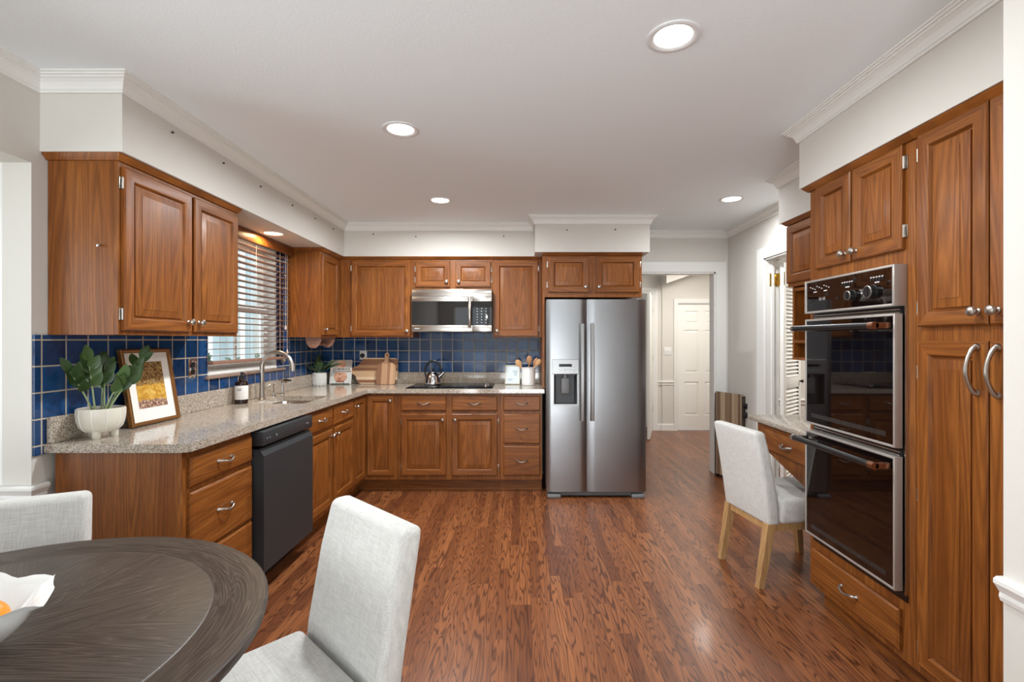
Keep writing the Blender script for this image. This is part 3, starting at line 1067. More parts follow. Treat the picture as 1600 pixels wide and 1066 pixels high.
b = MB()
b.box(1.57, 2.527, .815, XR - .001, 3.36, .846, .006)
tag(b.build('desk_worktop', 'granite', loc=None), 'speckled granite desk top in front of the louvred door', 'desk top')
c = thing('desk_drawer_unit', 'oak desk drawer hung under the granite desk top', 'drawer unit', (1.60, 3.29, .50), R(-90))
b = MB()
b.prism([(0, .314), (0, .145), (.10, .148), (.55, .03), (.763, -.02), (.763, .314)], 'y', 0, .02)
b.build('apron', 'oak', c, smooth=0)
b = MB()
b.box(.03, .02, .155, .74, .44, .313)
b.build('drawer_box', 'oakh', c, smooth=0)
drawer(c, .075, .70, .155, .284)

# ------------------------------------------------------------------ worktop with sink cut-out
zt, zb_ = .921, .885
c = thing('worktop', 'L-shaped speckled granite worktop with low upstand', 'worktop', (-1.39, 4.36, .885))
f = lambda x, y: (x - ox, y - oy)
SX0, SX1, SY0, SY1 = -1.845, -1.485, 3.36, 3.82     # sink opening
sk = lambda y: -1.3907 + .0203 * (y - 2.060)
yn = 2.052
b = MB()
for pts in ([(XL + .011, yn), (sk(yn) - .022, yn), (sk(yn), yn + .022), (sk(SY0), SY0), (XL + .011, SY0)],
            [(XL + .011, SY0), (SX0, SY0), (SX0, SY1), (XL + .011, SY1)],
            [(SX1, SY0), (sk(SY0), SY0), (sk(SY1), SY1), (SX1, SY1)],
            [(XL + .011, SY1), (sk(SY1), SY1), (-1.3446, 4.333), (.219, 4.333), (.219, YB - .011), (XL + .011, YB - .011)]):
    b.prism([f(*p) for p in pts], 'z', 0, zt - zb_)
b.build('slab', 'granite', c, smooth=0)
b = MB()
b.box(XL + .011 - ox, yn + .01 - oy, .0362, XL + .031 - ox, YB - .031 - oy, 1.033 - zb_, .003)
b.box(XL + .011 - ox, YB - .031 - oy, .0362, .205 - ox, YB - .011 - oy, 1.033 - zb_, .003)
b.build('upstand', 'granite', c, smooth=0)

c = thing('sink', 'steel sink bowl set under the granite worktop below the window', 'sink', (-1.665, 3.59, .70))


def rr(x0, x1, y0, y1, r, z, n=5):
    out = []
    for cx, cy, a0 in ((x1 - r, y1 - r, 0), (x0 + r, y1 - r, 90), (x0 + r, y0 + r, 180), (x1 - r, y0 + r, 270)):
        for i in range(n + 1):
            t = R(a0 + 90 * i / n)
            out.append((cx + r * math.cos(t), cy + r * math.sin(t), z))
    return out


hx, hy = .178, .228
b = MB()
b.skin([rr(-hx - .02, hx + .02, -hy - .02, hy + .02, .05, .1845), rr(-hx - .004, hx + .004, -hy - .004, hy + .004, .045, .1848), rr(-hx, hx, -hy, hy, .045, .180),
        rr(-hx + .012, hx - .012, -hy + .012, hy - .012, .045, .02), rr(-hx + .03, hx - .03, -hy + .03, hy - .03, .04, .002), rr(-.03, .03, -.03, .03, .029, 0)], 0, True, False, True)
b.build('basin', 'steel2', c, smooth=50)
b = MB()
b.lathe([(.036, .002), (.036, .006), (.022, .005), (.018, .003), (0, .003)], 20)
b.build('drain', 'chrome', c)

# ------------------------------------------------------------------ appliances
# dishwasher
c = thing('dishwasher', 'black stainless dishwasher between the oak drawers and the sink cabinet', 'dishwasher', lpos(.517), LA)
b = MB()
b.box(.002, .02, .10, .594, DB, .878).box(.002, .06, 0.0, .594, DB, .10)
b.build('tub', 'black', c, smooth=0)
b = MB()
b.prism([(.02, .115), (-.056, .115), (-.064, .123), (-.064, .742), (-.040, .778), (.02, .778)], 'x', .006, .590)
b.build('door', 'slate', c, smooth=25)
b = MB()
b.box(.005, -.062, .795, .591, .02, .872, .005)
cp = b.build('control_panel', 'slate', c, smooth=30)
b = MB()
for k in range(2):
    b.lathe([(.0055, 0), (.0055, .0012), (0, .0013)], 12, 0, lathe_y(.045 + .026 * k, -.0619, .832))
for k in range(1):
    b.lathe([(.0075, 0), (.0075, .002), (0, .0022)], 12, 0, lathe_y(.14, -.0619, .832))
b.box(.50, -.0628, .829, .535, -.0618, .836)
b.build('buttons', 'grayp', cp)

# refrigerator
c = thing('refrigerator', 'stainless side-by-side refrigerator with a dispenser in its narrow door', 'refrigerator', (.655, 4.20, 0))
F = lambda px: (px - 812) * 4.2 / 765 - .655
x0, xm, x1 = F(853.5), F(916.2), F(1009.5)
b = MB()
b.box(x0 + .006, .078, .045, x1 - .006, .74, 1.700)
b.build('cabinet_shell', 'grayp', c, smooth=0)


def fr_door(name, xa, xb, cut=None):
    bb = MB()
    t0, t1 = 0.0, .070
    n = 14
    h0, h1 = .056, 1.706

    def fy(x):
        u = (x - xa) / (xb - xa)
        e_ = min(u, 1 - u)
        return .010 * (1 - min(1, e_ / .10)) ** 2 - .004 * math.sin(math.pi * u)

    def prof(z, l, r):
        xs = [l] + [q for q in (xa + (xb - xa) * i / n for i in range(n + 1)) if l + 1e-4 < q < r - 1e-4] + [r]
        return [(q, fy(q), z) for q in xs] + [(r, t1, z), (l, t1, z)]
    if not cut:
        bb.skin([prof(h0, xa, xb), prof(h1, xa, xb)], 0, True, True, True)
    else:
        ca, cb, za, zb = cut
        for l, r, q0, q1 in ((xa, xb, h0, za), (xa, xb, zb, h1), (xa, ca, za, zb), (cb, xb, za, zb)):
            bb.skin([prof(q0, l, r), prof(q1, l, r)], 0, True, True, True)
    return bb.build(name, 'steel', c, smooth=40, doubles=False)


ca, cb, za, zb = F(862.5), F(904.5), .790, 1.192
dl = fr_door('freezer_door', x0, xm - .003, (ca, cb, za, zb))
dr = fr_door('fresh_food_door', xm + .003, x1)
dsp = MB()
dsp.box(ca, -.006, 1.065, cb, .068, zb, .003)
dsp.box(ca, -.006, za, ca + .016, .068, 1.065).box(cb - .016, -.006, za, cb, .068, 1.065).box(ca + .016, -.006, za, cb - .016, .066, za + .018)
ds = dsp.build('dispenser', 'steelv', dl, smooth=0, doubles=False)
b = MB()
b.box(ca + .016, .058, za + .018, cb - .016, .068, 1.065)
b.skin([[(ca + .016, .0, za + .018), (ca + .034, .057, za + .03), (ca + .034, .057, 1.04), (ca + .016, .0, 1.065)]], 0, True, False, True)
b.skin([[(cb - .016, .0, za + .018), (cb - .034, .057, za + .03), (cb - .034, .057, 1.04), (cb - .016, .0, 1.065)]], 0, True, False, True)
b.build('dispenser_recess', 'slate2', dl, smooth=0, doubles=False)
b = MB()
mx = (ca + cb) / 2
b.box(mx - .035, .02, .895, mx + .035, .036, 1.03, .006)
b.tube([(mx, .03, 1.064), (mx, .028, 1.03)], .018, 12)
b.build('dispenser_paddle', 'grayp', dl)
b = MB()
b.box(mx - .055, -.0072, 1.128, mx + .055, -.0058, 1.152)
b.build('dispenser_display', 'display', dl, smooth=0)
b = MB()
for i in range(5):
    b.box(mx - .078 + i * .035, -.0068, 1.098, mx - .062 + i * .035, -.0058, 1.104)
b.build('dispenser_buttons', 'lightgray', dl, smooth=0)
for par, xa in ((dl, F(906.0)), (dr, F(920.5))):
    b = MB()
    sg = 1 if par is dr else -1
    hx_ = xa + (.015 if sg < 0 else .021)
    rows = []
    for i in range(15):
        y_ = -.046 - .016 * math.sin(math.pi * i / 14)
        z_ = .670 + (1.497 - .670) * i / 14
        rows.append([(hx_ - .017, y_ + .008, z_), (hx_ - .017, y_ - .003, z_), (hx_ - .011, y_ - .008, z_), (hx_ + .011, y_ - .008, z_), (hx_ + .017, y_ - .003, z_), (hx_ + .017, y_ + .008, z_)])
    b.skin(rows, 0, True, True, True)
    for zz in (.70, 1.467):
        b.box(hx_ - .012, -.045, zz - .02, hx_ + .012, .006, zz + .02, .003)
    b.build('handle', 'steelv', par)
b = MB()
bx_ = F(993.5)
b.box(bx_ - .013, -.0010, 1.555, bx_ + .013, .004, 1.592, .002, 0)
bd = b.build('badge', 'black', dr, smooth=0)
b = MB()
b.box(bx_ - .006, -.0018, 1.562, bx_ - .003, -.0008, 1.585).box(bx_ - .006, -.0018, 1.582, bx_ + .006, -.0008, 1.585).box(bx_ - .006, -.0018, 1.572, bx_ + .005, -.0008, 1.575).box(bx_ - .006, -.0018, 1.562, bx_ + .006, -.0008, 1.565)
b.build('badge_mark', 'lightgray', bd, smooth=0, doubles=False)
b = MB()
b.box(x0 + .01, .04, .012, x1 - .01, .074, .050)
for i in range(5):
    b.box(x0 + .02, .036, .014 + i * .007, x1 - .02, .041, .017 + i * .007)
b.build('grille', 'grayp', c, smooth=0, doubles=False)
for xa in (x0 + .01, x1 - .125):
    b = MB()
    b.box(xa, -.012, 0, xa + .115, .06, .034, .010)
    b.build('foot', 'grayp', c)

# microwave over the cooktop
c = thing('microwave', 'stainless microwave with black glass door hung over the cooktop', 'microwave', (-.6305, 4.555, 1.430))
K = lambda px: (px - 812) * 4.555 / 765 + .6305
x0, x1 = K(643.6), K(768.4)
b = MB()
b.box(x0 + .004, .03, .006, x1 - .004, .395, .398)
b.build('shell', 'slate2', c, smooth=0)
b = MB()
b.box(x0, 0, .3325, x1, .035, .400, .003).box(x0, .004, .330, x1, .03, .333)
b.build('vent_panel', 'steel2', c, smooth=30, doubles=False)
xd = K(738.5)
b = MB()
b.box(x0, 0, .287, xd, .035, .330, .002).box(x0, 0, .004, xd, .035, .065, .002)
d_ = b.build('door', 'steel2', c, smooth=30, doubles=False)
b = MB()
b.box(x0, .002, .065, xd, .034, .287)
w_ = b.build('door_glass', 'blackglass', d_, smooth=0)
b = MB()
b.box(K(654.5), .0012, .082, K(727), .0035, .268)
b.build('window', 'brownglass', w_, smooth=0)
b = MB()
hxm = K(734.5)
b.tube([(hxm, -.028 - .022 * math.sin(math.pi * i / 14), .046 + .272 * i / 14) for i in range(15)], [.015] * 15, 12, flat=.75)
b.box(hxm - .009, -.03, .044, hxm + .009, .002, .062, .003).box(hxm - .009, -.03, .302, hxm + .009, .002, .320, .003)
b.build('handle', 'steel2', d_)
b = MB()
b.box(xd + .002, 0, .287, x1, .035, .330, .002).box(xd + .002, 0, .004, x1, .035, .065, .002)
b.build('side_trim', 'steel2', c, smooth=30, doubles=False)
b = MB()
b.box(xd + .002, .002, .065, x1, .034, .287)
cp = b.build('control_panel', 'blackglass', c, smooth=0)
b = MB()
for r_ in range(6):
    for q in range(3):
        xx, zz = K(745.5) + q * .041, .090 + r_ * .026
        b.box(xx - .004, .0008, zz - .003, xx + .004, .0021, zz + .003)
b.box(K(759), .0008, .128, K(762), .0021, .158)
b.build('keypad_marks', 'lightgray', cp, smooth=0, doubles=False)
b = MB()
for i in range(4):
    b.box(K(648) + i * .012, -.0008, .030, K(648) + i * .012 + .008, .0005, .038)
b.build('badge', 'lightgray', d_, smooth=0, doubles=False)
b = MB()
b.box(x0 + .05, .05, 0, x1 - .05, .35, .008)
b.build('underside_grille', 'black', c, smooth=0)

# glass cooktop
c = thing('cooktop', 'black glass cooktop set into the granite below the microwave', 'cooktop', (-.635, 4.645, zt))
b = MB()
b.box(-.39, -.245, -.0005, .39, .235, .006, .003)
b.build('glass_top', 'hobglass', c)
b = MB()
for (xx, yy, r_) in ((-.24, -.10, .095), (-.24, .12, .075), (.08, -.10, .075), (.08, .12, .105)):
    for rr_ in (r_, r_ - .02):
        b.lathe([(rr_, .0060), (rr_, .0064), (rr_ - .0025, .0064), (rr_ - .0025, .0060)], 40, 0, Matrix.Translation((xx, yy, 0)), False, False)
b.build('burner_rings', 'grayp', c)
for i in range(5):
    b = MB()
    b.lathe([(.021, .006), (.021, .010), (.018, .012), (.0165, .026), (.014, .028), (0, .028)], 20, 0, Matrix.Translation((.325, -.16 + i * .075, 0)))
    b.box(.322, -.16 + i * .075 - .016, .027, .328, -.16 + i * .075 + .016, .031, .001)
    b.build('knob', 'chrome' if i == 0 else 'steel2', c)

# double wall oven (local x runs towards the camera, front at -y)
c = thing('double_oven', 'stainless and black glass double wall oven with two bar handles', 'oven', (1.50, 2.489, .343), R(-90))
OW = .5955
ZO = .343
b = MB()
b.box(.03, .02, .012, OW - .03, .55, 1.300)
b.build('shell', 'slate2', c, smooth=0)
b = MB()
b.box(-.004, -.004, .0, OW + .004, .02, .03).box(-.004, -.004, .03, .018, .02, 1.148).box(OW - .018, -.004, .03, OW + .004, .02, 1.148)
b.box(.018, -.006, .555, OW - .018, .02, .605).box(.018, -.006, 1.112, OW - .018, .02, 1.148)
b.build('surround', 'black', c, smooth=0, doubles=False)
b = MB()
b.box(OW + .0041, -.014, .03, OW + .007, -.001, 1.148)
b.build('edge_trim', 'steel2', c, smooth=0)
# control panel
b = MB()
za, zb = 1.491 - ZO, 1.6535 - ZO
b.box(0, -.052, za, .012, .0, zb, .002).box(OW - .012, -.052, za, OW, 0, zb, .002).box(.012, -.052, za, OW - .012, 0, za + .010, .002).box(.012, -.052, zb - .010, OW - .012, 0, zb, .002)
cp = b.build('control_panel', 'oventrim', c, smooth=30, doubles=False)
b = MB()
b.box(.012, -.047, za + .010, OW - .012, -.02, zb - .010)
b.build('panel_glass', 'brownglass', cp, smooth=0)
for kx, kz, kr in ((.475, za + .066, .027), (.352, za + .062, .022)):
    b = MB()
    b.lathe([(kr + .004, 0), (kr + .004, .003), (kr, .004), (kr * .92, .022), (kr * .8, .025), (0, .025)], 24, 0, lathe_y(kx, -.0468, kz))
    b.box(kx - .004, -.074, kz - kr * .7, kx + .004, -.071, kz + kr * .7)
    k_ = b.build('knob', 'black', cp)
    b = MB()
    b.lathe([(kr * .96, .0225), (kr * .96, .0255), (kr * .84, .0262), (kr * .84, .0225)], 24, 0, lathe_y(kx, -.0468, kz), False, False)
    b.build('knob_ring', 'nickel', k_)
b = MB()
for gx, n_ in ((.40 + .06, 5), (.28, 5)):
    for i in range(n_):
        b.box(gx + i * .016, -.0478, zb - .040, gx + .009 + i * .016, -.0468, zb - .035)
    b.box(gx + .026, -.0478, zb - .062, gx + .052, -.0468, zb - .057)
for i in range(9):
    b.box(.04 + i * .018, -.0478, zb - .036 - .006 * (i % 3), .049 + i * .018, -.0468, zb - .032 - .006 * (i % 3))
b.box(.07, -.0478, zb - .062, .095, -.0468, zb - .057).box(.15, -.0478, zb - .062, .175, -.0468, zb - .057)
b.box(.405, -.0478, za + .064, .435, -.0468, za + .069)
b.build('panel_marks', 'lightgray', cp, smooth=0, doubles=False)
b = MB()
for i in range(5):
    for gx in (.46, .28):
        b.box(gx + i * .016, -.049, zb - .053, gx + .010 + i * .016, -.0468, zb - .043)
for (xx, zz) in ((.045, .055), (.165, .080), (.165, .035), (.24, .055)):
    b.box(xx, -.050, za + zz, xx + .022, -.0468, za + zz + .010)
b.build('panel_buttons', 'black', cp, smooth=0, doubles=False)
b = MB()
for i, ch in enumerate('12:45'):
    zz = za + .058
    xx = .112 + i * .010
    if ch == ':':
        b.box(xx + .002, -.0478, zz + .004, xx + .004, -.0468, zz + .006).box(xx + .002, -.0478, zz + .010, xx + .004, -.0468, zz + .012)
    else:
        b.box(xx + .005, -.0478, zz, xx + .0065, -.0468, zz + .016).box(xx, -.0478, zz + .007, xx + .006, -.0468, zz + .0085)
b.build('clock_digits', 'lightgray', cp, smooth=0, doubles=False)


def oven_door(z0, z1, zh, name):
    b = MB()
    fr = .010
    b.box(0, -.050, z0, fr, -.018, z1, .002).box(OW - fr, -.050, z0, OW, -.018, z1, .002)
    b.box(fr, -.050, z0, OW - fr, -.018, z0 + fr, .002).box(fr, -.050, z1 - fr, OW - fr, -.018, z1, .002)
    d = b.build(name, 'oventrim', c, smooth=30, doubles=False)
    b = MB()
    b.box(fr, -.047, z0 + fr, OW - fr, -.020, z1 - fr)
    b.build('glass', 'brownglass', d, smooth=0)
    b = MB()
    for i in range(60):
        b.box(.05 + i * .0083, -.0474, z0 + fr + .026, .054 + i * .0083, -.0468, z0 + fr + .046)
    b.build('vent_strip', 'grayvent', d, smooth=0, doubles=False)
    b = MB()
    b.tube([(.012, -.112, zh), (OW - .030, -.112, zh)], .0135, 16)
    h_ = b.build('handle', 'black', d)
    for xx, mt, w in ((OW - .030, 'copper', .022), (.012, 'steel2', .022)):
        b = MB()
        if xx > .3:
            b.tube([(xx - .018, -.112, zh), (xx + .012, -.112, zh)], .0150, 16)
            b.box(xx - .006, -.112, zh - .012, xx + .012, -.050, zh + .012, .003)
        else:
            b.tube([(xx - .012, -.112, zh), (xx + .006, -.112, zh)], .0150, 16)
            b.box(xx - .004, -.112, zh - .012, xx + .008, -.048, zh + .012, .003)
        b.build('handle_bracket', mt, d)
    return d


oven_door(.940 - ZO, 1.462 - ZO, 1.416 - ZO, 'upper_door')
oven_door(.387 - ZO, .906 - ZO, .866 - ZO, 'lower_door')
for zz in ((.563, .578, .593), (1.124, 1.136)):
    b = MB()
    for z in zz:
        b.box(.02, -.016, z - .003, OW - .02, -.004, z + .003, .001)
    b.build('vent_louvres', 'steel2', c, smooth=0, doubles=False)

# ------------------------------------------------------------------ recessed ceiling lights
GL = 'recessed ceiling lights'


def can(x, y, z, label, lens='lamp', power=21, col=(.93, .975, 1.0), r=.094):
    t = thing('recessed_light', label, 'ceiling light', (x, y, z), 0, GL)
    b = MB()
    b.lathe([(r, 0), (r, -.004), (r - .006, -.007), (r - .018, -.006), (r - .026, -.001), (r - .030, 0)], 40, 0, None, False, False)
    b.build('trim_ring', 'lampring', t)
    b = MB()
    b.lathe([(0, -.0015), (r - .024, -.0012), (r - .024, -.0003), (0, -.0003)], 40)
    b.build('lens', lens, t)
    a_ = area('lamp', (x, y, z - .010), (0, 0, 0), .135, .135, power, col, 'DISK', 170)
    return t


can(.557, 1.775, ZC, 'largest round ceiling light, above the floor near the tall cabinets', power=12)
can(-.622, 2.558, ZC, 'round ceiling light in the middle of the ceiling, second along from the window side')
can(-.626, 3.86, ZC, 'small round ceiling light close to the cabinets over the cooktop')
can(1.655, 3.825, ZC, 'small round ceiling light near the hall doorway', power=11)
can(-1.822, 3.62, ZS, 'warm round light in the soffit over the sink', 'warmlamp', 4, (1, .74, .42), .088)

# screws left in the soffits
for i, (px, py) in enumerate([(268, 207), (348, 255), (406, 291.5), (456, 321), (491.6, 341.5), (520, 358), (583.6, 366), (650, 370), (787, 369.5), (885.6, 359.6), (961.5, 358.8)]):
    kx, kz = (px - 812) / 765, (531 - py) / 765
    nth = ('first', 'second', 'third', 'fourth', 'fifth', 'sixth')
    if px < 530:
        Y = 1.661 / -kx
        loc, rt = (-1.661, Y, 1.36 + kz * Y), (R(90), 0, R(90))
        lb = nth[i] + ' screw along the window side soffit, counted from the camera end'
    elif px < 830:
        Y = 4.63
        loc, rt = (kx * Y, Y, 1.36 + kz * Y), (R(90), 0, 0)
        lb = nth[i - 6] + ' screw in the soffit over the microwave wall, counted from the window corner'
    else:
        Y = 4.36
        loc, rt = (kx * Y, Y, 1.36 + kz * Y), (R(90), 0, 0)
        lb = nth[i - 9] + ' screw in the soffit over the refrigerator, counted from the microwave side'
    b = MB()
    b.lathe([(.0035, -.004), (.0035, .004), (.0065, .006), (.0055, .009), (0, .010)], 10)
    tag(b.build('soffit_screw', 'screw', loc=loc, rot=rt), lb, 'screw', 'screws left in the soffits')

# ------------------------------------------------------------------ window dressing
c = thing('window_blind', 'walnut slatted blind lowered over the sink window', 'blind', (-1.969, 3.62, 1.20))
b = MB()
n_ = 19
for i in range(n_):
    z = .055 + i * .0435
    b.prism([(-.024, z - .0015 - .002), (.024, z - .0015 + .002), (.024, z + .0015 + .002), (-.024, z + .0015 - .002)], 'y', -.505, .505)
b.build('slats', 'blind', c, smooth=0, doubles=False)
b = MB()
b.box(-.022, -.505, 0, .022, .505, .022, .003)
b.build('bottom_rail', 'blind', c)
b = MB()
b.box(-.022, -.505, .885, .020, .505, .925, .003)
b.build('headrail', 'blind', c)
for yy in (-.36, 0, .36):
    b = MB()
    b.tube([(.0215, yy, .01), (.0215, yy, .88)], .0012, 6)
    b.tube([(-.025, yy, .01), (-.025, yy, .89)], .0012, 6)
    b.build('ladder_cord', 'cord', c)
for yy, zz in ((.452, .26), (.482, .06)):
    b = MB()
    b.tube([(.0215, yy, zz), (.0215, yy, .88)], .0015, 6)
    b.lathe([(.002, .022), (.006, .010), (.008, -.008), (.006, -.016), (0, -.018)], 10, 0, Matrix.Translation((.0215, yy, zz)))
    b.build('pull_cord', 'cord', c)
b = MB()
b.box(-.010, -.545, 0, .008, .555, .078, .003)
tag(b.build('valance', 'oakh', loc=(-1.935, 3.62, 2.068)), 'oak valance board above the blind under the soffit', 'valance')

# ------------------------------------------------------------------ taps and sink things
c = thing('faucet', 'brushed steel gooseneck faucet behind the sink', 'faucet', (-1.895, 3.60, zt))
b = MB()
b.lathe([(.027, 0), (.027, .006), (.020, .012), (.018, .05), (.0165, .10)], 20)
b.build('base', 'nickel', c)
b = MB()
pts = [(0, 0, .09), (0, 0, .15), (0, 0, .22)]
for i in range(1, 16):
    t = math.pi * i / 16 * 1.06
    pts.append((.112 - .112 * math.cos(t), 0, .235 + .112 * math.sin(t)))
b.tube(pts, [.0165] * 3 + [.0145] * 15, 14)
b.build('neck', 'nickel', c)
b = MB()
e = Vector(pts[-1])
d_ = (Vector(pts[-1]) - Vector(pts[-2])).normalized()
b.tube([e - d_ * .03, e, e + d_ * .03], [.0165, .0185, .0185], 14)
b.build('spray_head', 'nickel', c)
b = MB()
b.tube([(0, .018, .075), (0, .035, .08), (.02, .085, .105)], [.009, .007, .005], 10)
b.build('lever', 'nickel', c)
c = thing('filter_tap', 'small chrome arched tap beside the gooseneck faucet', 'tap', (-1.905, 3.79, zt))
b = MB()
b.lathe([(.018, 0), (.018, .005), (.010, .009), (.0085, .03)], 16)
b.tube([(0, 0, .02), (0, 0, .085)] + [(.05 - .05 * math.cos(t), 0, .085 + .04 * math.sin(t)) for t in [math.pi * i / 10 for i in range(1, 8)]] + [(.105, 0, .108)], .0075, 10)
b.build('spout', 'chrome', c)
c = thing('soap_dispenser', 'dark topped soap dispenser pump behind the far end of the sink', 'soap dispenser', (-1.90, 3.92, zt))
b = MB()
b.lathe([(.019, 0), (.019, .005), (.011, .010), (.010, .09), (.007, .10)], 16)
b.build('stem', 'chrome', c)
b = MB()
b.tube([(-.005, 0, .105), (.03, -.005, .118), (.075, -.01, .112)], [.011, .009, .006], 10)
b.build('nozzle', 'black', c)
c = thing('wall_hook', 'chrome rosette on the dark tile behind the faucet', 'hook', (XL + .0101, 4.10, 1.195), (R(90), 0, R(90)))
b = MB()
b.lathe([(.026, 0), (.026, .004), (.016, .010), (.010, .022), (.018, .030), (.014, .036), (0, .038)], 14)
for k in range(6):
    t = k * math.pi / 3
    b.lathe([(.011, 0), (.010, .014), (0, .018)], 10, 0, Matrix.Translation((.022 * math.cos(t), .022 * math.sin(t), .004)))
b.build('rosette', 'chrome', c)

c = thing('soap_bottle', 'dark amber soap bottle with a white label by the sink', 'bottle', (-1.915, 3.37, zt))
b = MB()
b.lathe([(.038, 0), (.041, .004), (.041, .135), (.036, .150), (.018, .160), (.016, .172)], 28)
b.build('bottle_body', 'amber', c)
b = MB()
b.lathe([(.0415, .030), (.0418, .031), (.0418, .124), (.0415, .125)], 28, 0, None, False, False)
lb_ = b.build('label_band', 'label', c)
b = MB()
for k, (zz, w) in enumerate(((.104, .34), (.098, .22), (.092, .28))):
    pts = []
    for i in range(7):
        t = R(-78) + (i / 6 - .5) * w * 2.2
        pts.append((t, zz))
    b.skin([[(.0421 * math.cos(t), .0421 * math.sin(t), z - .001) for t, z in pts], [(.0421 * math.cos(t), .0421 * math.sin(t), z + .001) for t, z in pts]], 0, False)
b.build('label_print', 'ink', lb_, smooth=0)
b = MB()
b.lathe([(.017, .168), (.017, .186), (.008, .190), (.006, .208)], 18)
b.tube([(0, 0, .208), (.006, -.006, .212), (.038, -.030, .205)], [.009, .009, .005], 10)
b.build('pump', 'black', c)

# ------------------------------------------------------------------ potted plants


def leaf_mesh(b, base, tip, w, nrm, curl=.15, m=0, n=7):
    base, tip = Vector(base), Vector(tip)
    d = tip - base
    L = d.length
    d.normalize()
    nrm = Vector(nrm)
    nrm = (nrm - d * nrm.dot(d)).normalized()
    s_ = d.cross(nrm)
    rows = []
    for i in range(n + 1):
        u = i / n
        hw = w * .5 * (math.sin(math.pi * min(1, u * 1.0) ** .82) ** .8) if 0 < u < 1 else .0006
        c_ = base + d * (L * u) + nrm * (-curl * L * u * u)
        rows.append([c_ - s_ * hw + nrm * hw * .35, c_, c_ + s_ * hw + nrm * hw * .35])
    b.skin(rows, m, False)


c = thing('potted_plant', 'large green plant in a footed cream pot beside the framed print', 'potted plant', (-1.885, 2.205, zt))
b = MB()
b.lathe([(.036, .024), (.060, .031), (.076, .050), (.084, .078), (.087, .105), (.087, .132), (.084, .134), (.080, .128), (.078, .115)], 36)
pot = b.build('pot', 'creamic', c)
b = MB()
for k in range(10):
    t = k * math.pi / 5
    b.tube([(r_ * math.cos(t), r_ * math.sin(t), z) for r_, z in ((.060, .031), (.0765, .050), (.0845, .078), (.0875, .105), (.0872, .130))], .0016, 6)
b.build('ribs', 'mat_board', pot)
for k in range(3):
    t = R(-70) + k * R(120)
    b = MB()
    X = Matrix.Translation((.046 * math.cos(t), .046 * math.sin(t), 0))
    b.lathe([(.014, 0), (.016, .004), (.018, .042)], 14, 0, X)
    b.build('pot_foot', 'creamic', pot)
b = MB()
b.lathe([(.079, .118), (.05, .123), (0, .125)], 24)
b.build('soil', 'soil', pot)
rng = random.Random(11)
# stems: (foot, tip) in pot space; +y runs away from the camera, -x towards the wall
stems = [((-.02, -.02), (-.035, -.115, .300)), ((-.01, -.02), (.005, -.070, .345)), ((.015, .0), (-.01, .030, .315)), ((.02, .015), (.045, .125, .262)), ((.02, -.005), (.060, .035, .250)),
         ((.0, .03), (.030, .190, .345)), ((-.015, .02), (-.055, .075, .312))]
for (fx, fy), tp in stems:
    b = MB()
    p0 = Vector((fx, fy, .120))
    p3 = Vector(tp)
    mid = p0.lerp(p3, .5) + Vector((0, 0, .02))
    P = [p0.lerp(mid, t) .lerp(mid.lerp(p3, t), t) for t in [i / 6 for i in range(7)]]
    b.tube(P, [.0042 - .0004 * i for i in range(7)], 7)
    stm = b.build('stem', 'stem', c)
    b = MB()
    ax = (p3 - p0).normalized()
    for i in range(7):
        u = .45 + .55 * i / 6
        k = u * 6
        q = P[int(min(5, k))].lerp(P[int(min(5, k)) + 1], k - int(min(5, k)))
        side = ax.cross(Vector((0, 0, 1)))
        if side.length < .05:
            side = Vector((0, 1, 0))
        side.normalize()
        sgn = 1 if i % 2 else -1
        ang = rng.uniform(-.5, .5)
        out = (Matrix.Rotation(ang, 3, ax) @ (side * sgn))
        if i == 6:
            out = out * .15
        dr_ = (ax * .95 + out * .75 + Vector((0, 0, .25))).normalized()
        if i == 6:
            dr_ = (ax + Vector((rng.uniform(-.1, .1), rng.uniform(-.1, .1), .2))).normalized()
        L = rng.uniform(.062, .084)
        t_ = q + dr_ * L
        if t_.x < -.100:
            t_.x = -.100
        leaf_mesh(b, q, t_, rng.uniform(.034, .045), (1.0, -.65, .45), rng.uniform(-.05, .12))
    b.build('leaves', 'leaf', c, smooth=60, doubles=False)

c = thing('potted_plant', 'small leafy plant in a white herringbone pot in the worktop corner', 'potted plant', (-1.925, 4.70, zt))
b = MB()
b.lathe([(.050, 0), (.058, .004), (.064, .030), (.066, .060), (.066, .120), (.063, .122), (.060, .116), (.060, .105)], 32)
pot = b.build('pot', 'whitepot', c)
b = MB()
for k in range(24):
    t0 = k * 2 * math.pi / 24
    s_ = 1 if k % 2 else -1
    for zz in (.018, .040, .062, .084):
        pts = [((.0655 if zz > .04 else .0635) * math.cos(t0 + s_ * u * .13), (.0655 if zz > .04 else .0635) * math.sin(t0 + s_ * u * .13), zz + .026 * u) for u in (-.9, 0, .9)]
        b.tube(pts, .0022, 5)
b.build('ribs', 'whitepot', pot, doubles=False)
b = MB()
b.lathe([(.060, .108), (0, .112)], 20)
b.build('soil', 'soil', pot)
rng = random.Random(5)
for k in range(13):
    t = k * 2.4
    el = rng.uniform(.35, 1.25)
    L = rng.uniform(.11, .185)
    d_ = Vector((math.cos(t) * math.cos(el), math.sin(t) * math.cos(el), math.sin(el)))
    if d_.x < 0:
        d_.x *= .25
    if d_.y > 0:
        d_.y *= .7
    d_.normalize()
    b = MB()
    p0 = Vector((.012 * math.cos(t), .012 * math.sin(t), .108))
    p1 = p0 + d_ * (L * .35)
    b.tube([p0, p1], .002, 5)
    leaf_mesh(b, p1, p1 + d_ * L * .9, rng.uniform(.040, .056), (0, -.4, 1), rng.uniform(.15, .35))
    b.build('leaf', 'leaf2', c, smooth=60, doubles=False)

